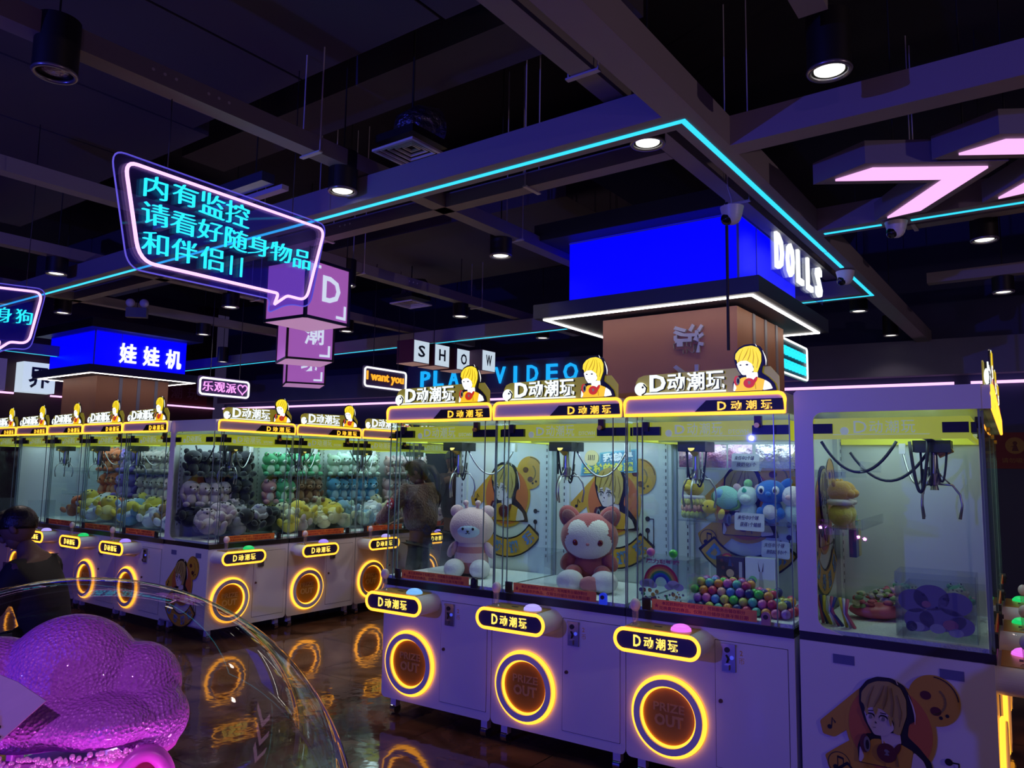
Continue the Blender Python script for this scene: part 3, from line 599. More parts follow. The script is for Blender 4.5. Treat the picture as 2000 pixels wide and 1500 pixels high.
def m_rail(): return MB().box((.03, .36, 1.755), (W-.03, .40, 1.775))
def m_claw():
    b = MB(); cx, cy = .28, .38
    b.cyl((cx, cy, 1.70), (cx, cy, 1.60), .018, .022, 14).cyl((cx, cy, 1.60), (cx, cy, 1.545), .030, .026, 16).cyl((cx, cy, 1.545), (cx, cy, 1.52), .014, .020, 12)
    return b
def m_prong(k):
    cx, cy = .28, .38; a = k*2*PI/3+.6; u = Vector((math.cos(a), math.sin(a), 0)); c = Vector((cx, cy, 1.55))
    pts = [c+u*.018, c+u*.075+Vector((0, 0, -.005)), c+u*.105+Vector((0, 0, -.05)), c+u*.112+Vector((0, 0, -.10)), c+u*.10+Vector((0, 0, -.165))]
    return MB().tube(pts, [.006, .0055, .005, .005, .007], 8).tube([c+Vector((0, 0, .05))+u*.02, c+u*.065], .004, 6)
def m_cables():
    b = MB(); cx, cy = .28, .38
    def loop(p, q, sag, r=.006, n=12): b.tube([Vector(p).lerp(Vector(q), i/n)-Vector((0, 0, sag*4*(i/n)*(1-i/n))) for i in range(n+1)], r, 8)
    loop((cx-.06, cy, 1.72), (cx-.02, cy+.02, 1.63), .13, .005); loop((cx+.06, cy, 1.72), (cx+.01, cy, 1.62), .14, .005); loop((cx-.03, cy-.06, 1.71), (cx-.045, cy-.02, 1.62), .10, .005); loop((cx-.04, cy+.05, 1.71), (cx+.03, cy+.05, 1.62), .16, .0055)
    return b
def m_hose():
    b = MB()
    P, Q = Vector((.34, .40, 1.71)), Vector((.62, .55, 1.72)); b.tube([P.lerp(Q, i/14)-Vector((0, 0, .17*4*(i/14)*(1-i/14))) for i in range(15)], .006, 8)
    b.box((.605, .535, 1.70), (.635, .565, 1.755), 1); return b
BTN = {}
def machine(M, label, name='claw_machine', left='glass', button=(0.75, 0.45, 1.0), sticker=True, shelves=(), right_panel=False, left_panel=False, power=11.0, swags=(), claw=(0, 0), hose=True, latch=0, tint=(0.66, 0.90, 1.0)):
    e = empty('claw_machine', M); tag(e, label, 'claw machine', 'white claw machines with amber neon')
    def P(n, fn, mats, par=e, key=None): return obj(n, shared(key or n, fn, mats), None, par)
    P('cabinet', m_cabinet, WHITE); P('black_strip', m_strip, BLACK)
    g = P('door_groove', m_groove, DARK); d = P('service_door', m_door, WHITE); P('lock', m_lock, mat('brown_lock', (.12, .06, .04), .4), d)
    h = P('prize_hatch', m_hatch, AMBERD); P('hatch_letters', m_hatcht, HATCHT, h); P('hatch_rim', m_ringbody, WHITE, h); P('light_ring', m_ringneon, YNEON, h)
    c = P('control_panel', m_console, WHITE); P('name_plate', m_conplate, NAVY, c); P('light_outline', m_conneon, YNEON, c); P('panel_letters', m_context, YTEXT2, c); P('gold_plate', m_plate, [GOLD, DARK], c)
    s_ = P('joystick', m_stick, CLEARK); P('knob', m_knob, mat('knob_pink', (.75, .62, .60), .3), s_)
    bn = 'button_glow_%d' % (int(button[0]*9)*100+int(button[1]*9)*10+int(button[2]*9)); o = P('push_button', m_button, glow(bn, tuple(v**1.6 for v in button), .95), key='push_button'+bn); o['label'] = 'glowing round button'
    k = P('coin_slot', m_coin, [STEEL, BLACK]); P('coin_light', m_coinled, glow('blue_pilot', (.08, .10, 1.0), .7, sample=False), k); s_ = P('price_sticker', m_price, mat('dark_red_sticker', (.22, .02, .015), .5)); P('price_letters', m_pricet, mat('price_gold', (.7, .4, .08), .5), s_)
    cm = shared('caster', m_caster, [WHITE, CHROME])
    for x, y in ((.07, .06), (W-.07, .06), (.07, D-.06), (W-.07, D-.06)):
        o = obj('caster', cm, None, e); o.location = (x, y, 0)
    P('play_floor', m_pad, PADW); b = P('back_panel', m_back, GREYP); [P('shelf_track', lambda x=x: m_tracks(x), [GREYP, DARK], b, 'shelf_track%s' % x) for x in (.02, W-.115)]
    P('glass_door', m_gdoor, GLASS); P('fixed_glass', m_gfix, GLASS); P('fixed_glass', m_gfix2, GLASS, key='fixed_glass_2')
    for q in EDGES: P('glass_edge', lambda q=q: m_gedge(*q), EDGE, key='glass_edge%s' % q[0])
    if left == 'glass': P('side_glass', m_gleft, GLASS); P('side_glass_edges', m_gleftedge, EDGE)
    elif left == 'frame':
        sp = P('side_frame', m_sideframe, WHITE); P('side_glass', m_gleft, GLASS); P('side_glass_edge', m_gleftedge, EDGE)
        [P('handle_recess', lambda y=y: MB().box((-.003, D-y, .735), (.004, D-y+.09, .775)), mat('recess_blue', (.12, .13, .30), .6), key='hr%s' % y) for y in (.235, .66)]
    if right_panel: P('inner_side_panel', m_sidepanel, GREYP)
    if left_panel: P('inner_side_panel', m_sidepanel_l, GREYP, key='inner_side_panel_left')
    hd = P('header', m_header, WHITE); P('header_neon', m_hneon, YNEON, hd); P('header_plate', m_hblack, BLACK, hd); P('header_letters', m_htext, YTEXT, hd)
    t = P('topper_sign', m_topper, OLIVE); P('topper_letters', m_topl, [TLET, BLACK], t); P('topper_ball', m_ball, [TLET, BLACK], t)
    if 'fig' not in CM:
        f = figure((.598, -.022, 1.99), (.215, 0, 0), (0, 0, .24), e, LIT); CM['fig'] = (f.data, f.children[0].data)
    else:
        f = obj('printed_figure', CM['fig'][0], None, e); obj('figure_print', CM['fig'][1], None, f)
    bd = P('gantry_band', m_band, BAND); P('band_letters', m_bandl, BANDL, bd); [P('gantry_bracket', lambda q=q: MB().box(*q), BLACK, key='gantry_bracket%s' % (q[0],)) for q in BRK]; P('door_roller', lambda: MB().box((.09, .006, 1.80), (.125, .03, 1.85)), DARK, key='dr1'); P('door_roller', m_rollers, [mat('roller_brown', (.05, .02, .02), .5), GOLD])
    l = P('warning_label', m_label, REDLAB); P('label_letters', m_labelt, REDTXT, l)
    P('door_latch', lambda: MB().box((.098, -.016, .868), (.142, -.004, .928)), DARK, key='dlb'); P('door_latch', m_latch, [DARK, (BLACK, glow('blue_latch', (.02, .05, 1.0), .5, sample=False), mat('rosy_latch', (.45, .22, .25), .4))[latch]], key='door_latch%d' % latch)
    P('chute_guard', m_guard, ACRBOX)
    rl = P('gantry_rail', m_rail, STEEL); rl.location = (0, claw[1], 0); ga = P('gantry', m_gantry, [BLACK, GOLD]); ga.location = (*claw, 0); P('cable_loops', m_cables, CABLE, ga)
    if hose: P('cable_hose', m_hose, [STEEL, WHITE], ga)
    for i, (p, q, sag) in enumerate(swags):
        obj('cable_swag', MB().tube([Vector(p).lerp(Vector(q), k/16)-Vector((0, 0, sag*4*(k/16)*(1-k/16))) for k in range(17)], .0075, 8), CABLE, e)
    cl = P('claw', m_claw, STEEL); cl.location = (*claw, 0)
    for i in range(3): P('prong', lambda i=i: m_prong(i), STEEL, cl, key='prong%d' % i)
    for z in shelves:
        o = obj('shelf', shared('shelf', lambda: MB().box((.10, D-.27, 0), (W-.10, D-.03, .008)).box((.10, D-.272, 0), (W-.10, D-.268, .05)).box((.12, D-.2, -.03), (.13, D-.03, 0)).box((W-.13, D-.2, -.03), (W-.12, D-.03, 0)), ACRBOX), None, e); o.location = (0, 0, z)
    p = M @ Vector((W/2, D*.48, 1.868))
    a = lamp('machine_led', 'AREA', p, power, tint, rot=(0, 0, M.to_euler().z), sx=W*.8, sy=D*.55)
    return e
# ---------------------------------------------------------------- the two islands of machines
AR = math.radians(2.66)
def uv(u, v, rz=0.0):
    return T(u*math.cos(AR)-v*math.sin(AR), u*math.sin(AR)+v*math.cos(AR), 0, AR+rz)
MM = {}
VI, LA, PK, GR, BL = (0.55, 0.42, 1.0), (0.62, 0.55, 1.0), (0.95, 0.35, 1.0), (0.05, 0.75, 0.30), (0.35, 0.65, 1.0)
MM['m1'] = machine(uv(-3.4895, 3.79), 'white claw machine holding one seated pink bear plush, left end of the near row', button=BL, claw=(.02, 0), power=5.0)
MM['m2'] = machine(uv(-2.6245, 3.79), 'white claw machine holding one big pink and white fox plush, middle of the near row', button=LA, latch=1, power=5.0)
MM['m3'] = machine(uv(-1.7595, 3.79), 'white claw machine filled with coloured balls and a rainbow box, right of the near row', button=PK, claw=(-.03, .02), hose=False, latch=2, power=3.2, shelves=(1.30, 1.60))
MM['e1'] = machine(uv(-.105, 3.79, PI/2), 'end claw machine seen from its framed side, big portrait sticker on its lower panel', left='frame', right_panel=True, button=PK, shelves=(1.33, 1.6), power=2.4, claw=(.12, -.16), tint=(.70, .97, .92), swags=(((.25, .70, 1.75), (.25, .36, 1.75), .15), ((.45, .60, 1.70), (.40, .22, 1.74), .16), ((.30, .31, 1.75), (.28, .23, 1.75), .24)))
MM['e2'] = machine(uv(-.105, 4.655, PI/2), 'claw machine behind the near end machine, only its console and topper showing', button=GR, left=None, power=4)
MM['e3'] = machine(uv(-.105, 5.52, PI/2), 'furthest claw machine at the right edge, only its console and topper showing', button=GR, left=None, power=4)
la = ('white claw machine of the far left row beside the framed corner, green pups inside', 'white claw machine of the far left row, cream and grey plush on its shelves', 'white claw machine of the far left row with orange plush and a green button',
      'far left claw machine with an empty grey interior above the seated person', 'white claw machine furthest left, with pink plush, behind the seated person')
for k in range(5):
    MM['a%d' % (k+1)] = machine(T(-6.945-.8625*(k+1), 3.952), la[k], button=(VI, GR, LA, VI, VI)[k], left_panel=(k == 3), shelves=(1.16, 1.45), power=3.2, hose=(k != 3), claw=(.12, 0))
lb = ('corner claw machine of the left island with black plush and a blue framed side', 'claw machine of the left island with green frog plush, right of the corner one', 'left island claw machine with mint and blue plush, played by the person in fur', 'left island claw machine with pink plush, seen through the near glass')
for k in range(4):
    MM['b%d' % (k+1)] = machine(T(-6.214, 3.952+.872*k, 0, PI/2) @ Matrix.Diagonal((1, .95, 1, 1)), lb[k], left=('frame' if k == 0 else 'glass'), button=(GR, VI, LA, VI)[k], shelves=(1.16, 1.45), power=4.4, claw=(.1 if k == 0 else .05, -.05), swags=(((.2, .66, 1.75), (.22, .36, 1.75), .15), ((.3, .34, 1.75), (.3, .28, 1.75), .14)) if k == 0 else (((.25, .45, 1.75), (.6, .45, 1.75), .16),))
# stickers: side panels outside, back walls inside
for k in ('e1', 'b1'): banner((-.0055, .70, .16), (0, -.60, 0), (0, 0, .60), MM[k])
for k, x, z in (('m1', .13, 1.03), ('m2', .10, 1.02), ('m3', .10, 1.03), ('b1', .13, 1.03), ('b2', .13, 1.03), ('b3', .13, 1.03), ('e1', .12, 1.03)): banner((x, D-.032, z), (.66, 0, 0), (0, 0, .66), MM[k])
# slogan sticker behind the fox
sg = empty('slogan_sticker'); sg.parent = MM['m2']; m = MB(); y = D-.034
m.prism([(.19, 1.545), (.60, 1.575), (.60, 1.725), (.335, 1.70), (.33, 1.64), (.20, 1.63)], y-.004, y, mi=0).prism([(.20, 1.555), (.59, 1.583), (.59, 1.715), (.343, 1.69), (.338, 1.63), (.21, 1.62)], y-.006, y-.004, mi=1)
m.prism(disc2(.275, 1.665, .052), y-.008, y-.004, mi=2)
for i in range(4): m.tube([(.252+i*.014, y-.010, 1.65), (.256+i*.014, y-.010, 1.685)], .002, 6, mi=3)
obj('sticker_plate', m, [mat('sky_sticker', (.2, .5, .62), .5), mat('deep_sky_sticker', (.10, .28, .42), .5), mat('cream_fist', (.75, .65, .35), .5), LN], sg)
tx = MB()
for i, ch in enumerate('我就是'): put_text(tx, ch, (.36+i*.075, y-.008, 1.638+i*.004), (.066, 0, .003), (0, 0, .058), .002, .05)
obj('white_characters', tx, mat('sticker_white', (.85, .88, .9), .5), sg); tx = MB()
for i, ch in enumerate('全村的希望'): put_text(tx, ch, (.215+i*.074, y-.008, 1.562+i*.005), (.066, 0, .003), (0, 0, .058), .002, .05)
obj('yellow_characters', tx, mat('sticker_yellow', (.75, .72, .12), .5), sg)

# ---------------------------------------------------------------- plush toys
def fab(name, c): return mat('plush_'+name, c, 0.95, bump=(120, 0.5, 0.006), sheen=0.4)
EYE = mat('toy_eye', (0.01, 0.01, 0.012), 0.15)
PM = {}
def plush(key, main, belly, ear='round', earc=None, spots=False):
    # one small seated toy about 0.2 tall, facing -y, base at z = 0
    if key in PM: return PM[key]
    b = MB(); b.ell((0, .01, .065), (.062, .052, .066), 0, nu=12, nv=8).ell((0, -.030, .062), (.040, .022, .045), 1, nu=10, nv=6)
    b.ell((0, 0, .155), (.074, .066, .060), 0, nu=14, nv=9)
    for s in (-1, 1):
        b.ell((s*.052, -.045, .022), (.026, .036, .022), 1 if spots else 0, nu=10, nv=6).ell((s*.064, -.012, .082), (.020, .022, .034), 0, (0, s*.5, 0), nu=10, nv=6)
        if ear == 'round': b.ell((s*.052, .005, .205), (.024, .014, .024), 3, nu=10, nv=6)
        elif ear == 'bump': b.ell((s*.042, -.02, .205), (.026, .024, .024), 0, nu=10, nv=6).ell((s*.042, -.040, .208), (.015, .008, .015), 1, nu=8, nv=5)
        elif ear == 'long': b.ell((s*.066, .0, .140), (.018, .022, .058), 3, (0, s*-.25, 0), nu=10, nv=6)
        elif ear == 'up': b.ell((s*.035, .01, .235), (.016, .012, .050), 3, (0, s*.2, 0), nu=10, nv=6)
        ez = (.208, -.046) if ear == 'bump' else (.163, -.062)
        b.ell((s*.030 if ear != 'bump' else s*.042, ez[1], ez[0]), (.008, .005, .009), 2, nu=8, nv=5)
    b.ell((0, -.060, .140), (.026, .016, .018), 1, nu=10, nv=6).ell((0, -.076, .146), (.007, .005, .005), 2, nu=8, nv=5)
    if spots: b.ell((.03, -.03, .185), (.022, .030, .020), 3, nu=8, nv=6)
    PM[key] = b.mesh('plush_toy', [fab(key+'_body', main), fab(key+'_belly', belly), EYE, fab(key+'_ear', earc or main)]); return PM[key]
def put(me, mk, loc, rot=(0, 0, 0), s=1.0, name='plush_toy'):
    o = bpy.data.objects.new(name, me); C.objects.link(o); o.matrix_world = MM[mk].matrix_world @ Matrix.Translation(loc) @ Euler(rot).to_matrix().to_4x4() @ Matrix.Scale(s, 4); return o
def row(mk, me, z, n, label, group, x0=.14, x1=.72, y=.60, s=1.0, flip=False):
    for i in range(n):
        x = x0+(x1-x0)*(i/(n-1) if n > 1 else .5)
        tag(put(me, mk, (x, y+random.uniform(-.015, .015), z), (0, 0, random.uniform(-.35, .35)), s*random.uniform(.93, 1.05)), label, 'plush toy', group)
def heap(mk, mes, n, labels, group, x0=.12, x1=.76, y0=.16, y1=.62, z=.885, s=1.0, lay=2):
    k = 0; cols = max(3, n//(2*lay))
    for l in range(lay):
        for j in range(2):
            for i in range(cols):
                if k >= n: return
                x = x0+(x1-x0)*(i+.5*((l+j) % 2))/(cols-.5); yy = y0+(y1-y0)*(j+.25+.25*l)/2; q = (k*7+j) % len(mes)
                tag(put(mes[q], mk, (x, yy, z+.058*s+l*.055*s+.02*j), (random.uniform(-1.5, -.6), random.uniform(-.5, .5), random.uniform(-1.2, 1.2)), s*random.uniform(.95, 1.15)), labels[q], 'plush toy', group); k += 1
frog = plush('green_frog', (.10, .45, .22), (.62, .78, .66), 'bump'); pinkf = plush('pink_frog', (.62, .25, .28), (.75, .6, .6), 'bump'); brown = plush('brown_bear', (.13, .06, .025), (.28, .16, .08)); black = plush('black_bear', (.012, .014, .022), (.02, .022, .03))
mauve = plush('mauve_bunny', (.42, .33, .38), (.55, .47, .50), 'long'); grey = plush('grey_bunny', (.28, .28, .33), (.5, .5, .54), 'long'); yel = plush('yellow_chick', (.72, .58, .06), (.75, .68, .2), None); mint = plush('mint_bear', (.55, .72, .62), (.72, .8, .76)); blue = plush('blue_bear', (.07, .30, .52), (.35, .55, .68)); cream = plush('cream_lamb', (.62, .60, .35), (.7, .7, .5))
white = plush('white_seal', (.68, .74, .76), (.76, .8, .82), None); sky = plush('sky_seal', (.22, .40, .56), (.6, .7, .76), None); pink = plush('pink_bear', (.70, .42, .46), (.78, .66, .66)); pand = plush('green_white_pup', (.58, .72, .44), (.72, .78, .62), 'long', (.02, .03, .02), True); tan = plush('tan_bear', (.36, .23, .08), (.5, .36, .16)); taupe = plush('taupe_lamb', (.44, .37, .33), (.55, .5, .46)); orange = plush('orange_bear', (.60, .14, .03), (.66, .3, .12)); purple = plush('purple_bear', (.20, .12, .55), (.4, .3, .65)); beig = plush('beige_lop', (.50, .38, .36), (.62, .54, .52), 'long')
row('b1', black, 1.458, 6, 'black plush bear in the dark row on the top shelf of the corner machine', 'black plush on the corner top shelf', s=1.15)
row('b1', mauve, 1.168, 4, 'mauve floppy eared plush on the lower shelf of the corner machine', 'mauve plush on the corner lower shelf', x1=.5, s=1.1); row('b1', black, 1.168, 2, 'black plush bear beside the mauve plush on the lower shelf of the corner machine', 'black plush on the corner lower shelf', x0=.60, s=1.25)
heap('b1', [mauve, black, grey, mauve], 16, ['mauve plush heaped on the floor of the corner machine', 'black plush heaped on the floor of the corner machine', 'grey plush heaped on the floor of the corner machine', 'mauve plush heaped on the floor of the corner machine'], 'plush heap of the corner machine', s=1.25)
row('b2', frog, 1.458, 5, 'green frog plush on the top shelf right of the corner machine', 'green frogs on the top shelf', s=1.15); tag(put(pinkf, 'b2', (.15, .60, 1.168), s=1.15), 'pink frog plush at the left end of the frog shelf', 'plush toy')
row('b2', frog, 1.168, 2, 'green frog plush beside the pink frog on the lower shelf', 'green frogs on the lower shelf', x0=.30, x1=.42, s=1.15); row('b2', brown, 1.168, 3, 'brown plush bear beside the frogs on the lower shelf', 'brown bears on the frog shelf', x0=.53, x1=.75, s=1.3)
heap('b2', [yel, yel, cream, beig], 15, ['yellow chick plush heaped under the frogs', 'yellow chick plush heaped under the frogs', 'cream lamb plush heaped under the frogs', 'beige floppy plush heaped under the frogs'], 'plush heap under the frogs', s=1.25)
row('b3', mint, 1.458, 5, 'mint white plush bear on the top shelf above the blue bears', 'mint bears on the top shelf', s=1.2); row('b3', blue, 1.168, 5, 'blue plush bear on the lower shelf of the third machine', 'blue bears on the lower shelf', s=1.2)
heap('b3', [cream, white, sky, mint], 15, ['cream lamb plush heaped under the blue bears', 'white plush heaped under the blue bears', 'sky blue plush heaped under the blue bears', 'mint plush heaped under the blue bears'], 'plush heap under the blue bears', s=1.3)
row('b4', pink, 1.458, 5, 'pink plush bear on the top shelf behind the person in the fur coat', 'pink bears on the top shelf', s=1.15); row('b4', pink, 1.168, 5, 'pink plush bear on the lower shelf behind the person in the fur coat', 'pink bears on the lower shelf', s=1.15); heap('b4', [pink, white], 10, ['pink plush heaped behind the person in the fur coat', 'white plush heaped behind the person in the fur coat'], 'plush heap of the pink machine', s=1.2)
row('a1', pand, 1.458, 5, 'pale green pup plush with dark ears on the top shelf beside the blue frame', 'green pups on the top shelf', s=1.15, x1=.52); row('a1', tan, 1.458, 2, 'tan plush bear at the right end of the green pup shelf', 'tan bears on the top shelf', x0=.62, x1=.76, s=1.25); row('a1', pand, 1.168, 4, 'pale green pup plush with dark ears on the lower shelf beside the blue frame', 'green pups on the lower shelf', s=1.15, x1=.46); row('a1', tan, 1.168, 3, 'tan plush bear on the lower shelf beside the blue frame', 'tan bears on the lower shelf', x0=.54, x1=.76, s=1.25)
heap('a1', [white, sky, white, tan], 16, ['white seal plush heaped beside the blue frame', 'sky blue seal plush heaped beside the blue frame', 'white seal plush heaped beside the blue frame', 'tan plush heaped beside the blue frame'], 'plush heap beside the blue frame', s=1.3)
row('a2', taupe, 1.458, 5, 'taupe lamb plush on the top shelf left of the green pups', 'taupe lambs on the top shelf', s=1.15); row('a2', taupe, 1.168, 4, 'taupe lamb plush on the lower shelf left of the green pups', 'taupe lambs on the lower shelf', s=1.15, x1=.58); tag(put(pink, 'a2', (.72, .6, 1.168), s=1.15), 'pink plush bear at the end of the taupe lamb shelf', 'plush toy')
heap('a2', [yel, white, sky, yel], 15, ['yellow plush heaped under the taupe lambs', 'white plush heaped under the taupe lambs', 'sky blue plush heaped under the taupe lambs', 'yellow plush heaped under the taupe lambs'], 'plush heap under the taupe lambs', s=1.3)
row('a3', orange, 1.458, 3, 'orange plush bear on the top shelf of the orange machine', 'orange bears on the top shelf', s=1.3, x1=.45); row('a3', purple, 1.458, 2, 'purple plush bear on the top shelf of the orange machine', 'purple bears on the top shelf', x0=.58, x1=.74, s=1.3); row('a3', orange, 1.168, 3, 'orange plush bear on the lower shelf of the orange machine', 'orange bears on the lower shelf', s=1.3, x1=.45); row('a3', purple, 1.168, 2, 'purple plush bear on the lower shelf of the orange machine', 'purple bears on the lower shelf', x0=.58, x1=.74, s=1.3)
heap('a3', [orange, yel, white, yel], 13, ['orange plush heaped under the orange bears', 'yellow plush heaped under the orange bears', 'white plush heaped under the orange bears', 'yellow plush heaped under the orange bears'], 'plush heap under the orange bears', s=1.3)
row('a5', pink, 1.458, 4, 'pink plush on the top shelf at the left edge', 'pink plush at the left edge', s=1.1); row('a5', white, 1.168, 4, 'white plush on the lower shelf at the left edge', 'white plush at the left edge', s=1.1)

# the two large toys of the near row
PKL = fab('pale_pink', (.72, .47, .47)); PKD = fab('rose', (.55, .20, .20)); FACE = fab('blue_white', (.56, .70, .74)); WHT = fab('white_pile', (.72, .68, .68)); FOX = fab('fox_rose', (.42, .09, .09)); FXD = fab('fox_inner_ear', (.30, .12, .12)); CRM = fab('fox_cream', (.80, .76, .66)); MAR = mat('maroon_eye', (.16, .015, .012), .15)
def big_toy(mk, loc, rz, label): 
    e = empty('plush_toy', MM[mk].matrix_world @ Matrix.Translation(loc) @ Matrix.Rotation(rz, 4, 'Z')); return tag(e, label, 'plush toy')
e = big_toy('m1', (.435, .36, .878), .42, 'large pale pink bear plush with a blue white face seated in the left near machine')
h = obj('head', MB().ell((0, 0, .315), (.150, .125, .130), nu=28, nv=18), PKL, e)
obj('face', MB().ell((0, -.062, .300), (.098, .070, .066), nu=24, nv=14), FACE, h)
f = MB()
for s in (-1, 1): f.ell((s*.034, -.128, .310), (.009, .006, .010), nu=10, nv=6)
f.ell((0, -.134, .296), (.008, .006, .006), nu=10, nv=6).tube([(-.016, -.131, .282), (-.006, -.133, .279), (0, -.134, .290), (.006, -.133, .279), (.016, -.131, .282)], .0018, 6); obj('features', f, EYE, h)
for s in (-1, 1):
    obj('ear', MB().ell((s*.105, .01, .415), (.048, .03, .045), nu=14, nv=10), PKL, e); obj('antenna', MB().tube([(s*.035, 0, .43), (s*.04, -.01, .465)], .012, 8).ell((s*.042, -.015, .475), (.020, .018, .018), nu=10, nv=8), PKL, e)
    obj('leg', MB().ell((s*.085, -.125, .055), (.068, .085, .062), nu=18, nv=12), WHT, e); obj('arm', MB().ell((s*.125, -.01, .165), (.032, .035, .06), 0, (0, s*-.5, 0), nu=12, nv=8), PKL, e)
b = MB()
for z0, z1, r0, r1, mi in ((.02, .09, .105, .115, 1), (.09, .15, .115, .108, 0), (.15, .19, .108, .098, 1), (.19, .24, .098, .08, 0)): b.cyl((0, .01, z0), (0, .01, z1), r0, r1, 24, mi)
obj('body', b, [PKL, PKD], e)
e = big_toy('m2', (.455, .36, .878), .40, 'large rose and cream fox plush seated in the middle near machine')
h = obj('head', MB().ell((0, 0, .305), (.175, .135, .145), nu=28, nv=18), FOX, e)
def patch(c, r, inside, off=1.02):
    # the part of a head's front that lies inside a face outline, raised a little
    s_ = MB().ell(c, tuple(v*off for v in r), nu=110, nv=80); keep = []
    for f_ in s_.f:
        q = [s_.v[i_] for i_ in f_]; x_ = sum(v[0] for v in q)/4-c[0]; z_ = sum(v[2] for v in q)/4-c[2]
        if max(v[1] for v in q) < c[1] and inside(x_, z_): keep.append(f_)
    ids = sorted({i_ for f_ in keep for i_ in f_}); ix = {v: k_ for k_, v in enumerate(ids)}
    return MB().add([s_.v[i_] for i_ in ids], [tuple(ix[i_] for i_ in f_) for f_ in keep], 0, True)
m = patch((0, 0, .305), (.175, .135, .145), lambda x, z: (x/.140)**2+((z+.030)/.095)**2 < 1 or ((abs(x)-.060)/.060)**2+((z-.045)/.062)**2 < 1)
obj('mask', m, CRM, h); f = MB()
for s in (-1, 1): f.ell((s*.072, -.122, .282), (.018, .010, .020), nu=12, nv=8)
f.ell((0, -.136, .272), (.011, .008, .009), 1, nu=10, nv=6); obj('features', f, [MAR, PKD], h)
for s in (-1, 1):
    a = obj('ear', MB().ell((s*.120, .005, .420), (.062, .035, .078), 0, (0, s*.65, 0), nu=16, nv=10), FOX, e); obj('inner_ear', MB().ell((s*.120, -.024, .420), (.040, .014, .054), 0, (0, s*.65, 0), nu=14, nv=8), FXD, a)
    obj('foot', MB().ell((s*.098, -.165, .062), (.082, .075, .066), nu=18, nv=12), WHT, e); obj('paw', MB().ell((s*.085, -.10, .105), (.05, .05, .045), nu=14, nv=10), FOX, e); obj('arm', MB().ell((s*.125, -.03, .16), (.045, .04, .06), 0, (0, s*-.6, 0), nu=12, nv=8), FOX, e)
obj('body', MB().ell((0, .01, .12), (.115, .10, .12), nu=20, nv=14), FOX, e); obj('tail', MB().ell((.02, -.205, .055), (.062, .03, .045), nu=14, nv=10), PKD, e)

# contents of the ball machine
colors = [('pink', (.75, .16, .42)), ('green', (.07, .62, .05)), ('blue', (.10, .25, .62)), ('navy', (.03, .04, .16)), ('orange', (.78, .32, .03)), ('yellow', (.62, .60, .08)), ('red', (.60, .04, .10)), ('peach', (.80, .42, .28)), ('mint', (.12, .55, .38)), ('violet', (.38, .14, .50))]
BM = [MB().ell((0, 0, 0), .0235, nu=16, nv=10).mesh('ball', mat('ball_'+n, c, .28, coat=.3)) for n, c in colors]
last = -1
for l in range(4):
    for j in range(6-l):
        for i in range(11-l+(0 if l < 3 else -2)):
            x = .325+i*.0475+.024*(l % 2)+.012*(j % 2); y = .10+j*.046+l*.026; z = .902+l*.037
            if x > .82: continue
            k = random.randrange(10)
            if k == last: k = (k+3) % 10
            last = k; o = put(BM[k], 'm3', (x, y, z+random.uniform(-.004, .004)), name='ball'); tag(o, '%s plastic ball in the heap beside the rainbow box' % colors[k][0], 'ball', 'balls heaped beside the rainbow box')
tag(put(BM[0], 'm3', (.075, .155, 1.146), name='ball'), 'pink ball lying on top of the clear rainbow box, left one', 'ball'); tag(put(BM[1], 'm3', (.205, .155, 1.146), name='ball'), 'green ball lying on top of the clear rainbow box, right one', 'ball')
e = empty('rainbow_box', MM['m3'].matrix_world @ Matrix.Translation((.012, .10, .879))); tag(e, 'clear acrylic box printed with a rainbow and coloured dots', 'box')
b = MB().box((0, 0, 0), (.29, .004, .24)).box((0, .20, 0), (.29, .204, .24)).box((0, 0, .24), (.29, .204, .244)).box((0, .004, 0), (.004, .20, .24)).box((.286, .004, 0), (.29, .20, .24)); obj('acrylic_case', b, ACRBOX, e)
RB = [mat('rainbow_%d' % i, c, .5) for i, c in enumerate(((.55, .03, .04), (.70, .20, .02), (.72, .55, .03), (.06, .38, .06), (.03, .18, .45), (.06, .06, .35), (.12, .13, .20), (.55, .35, .05), (.30, .04, .12), (.55, .56, .58)))]
b = MB()
def arch(cx, cz, r0, r1, y, mi, sx=1.0): 
    n = 18; P = [(cx+sx*r1*math.cos(PI*i/n), cz+r1*math.sin(PI*i/n)) for i in range(n+1)]+[(cx+sx*r0*math.cos(PI*i/n), cz+r0*math.sin(PI*i/n)) for i in range(n, -1, -1)]
    b.prism(P, y-.0015, y, mi=mi)
for i in range(6): arch(.145, .115, .098-.011*(i+1), .098-.011*i, -.001, i)
for x, z, r in ((.05, .105, .024), (.075, .11, .028), (.10, .10, .020), (.19, .10, .020), (.215, .112, .028), (.245, .102, .024)): b.prism(disc2(x, z, r*1.2, r*.8), -.004, -.0025, mi=9)
for i in range(34): b.prism(disc2(random.uniform(.015, .275), random.uniform(.012, .075), random.choice((.004, .006, .009, .011)), k=12), -.002, 0, mi=random.choice((6, 7, 8, 3, 6)))
obj('rainbow_print', b, RB, e); b = MB()
for i in range(6): arch(.35, .20, .052-.007*(i+1), .052-.007*i, .10, i, .75)
t = MB(); put_text(t, '魔力彩虹球', (.06, -.002, .214), (.19, 0, 0), (0, 0, .026), .002, .03); obj('box_letters', t, mat('rose_letters', (.42, .12, .16), .5), e)
e = empty('rainbow_card', MM['m3'].matrix_world @ Matrix.Translation((.03, .42, .88))); tag(e, 'small upright card with a narrow rainbow behind the clear box', 'card')
obj('card', MB().box((.255, .104, .10), (.365, .110, .27)), ACRBOX, e); obj('rainbow_print', b, RB, e)
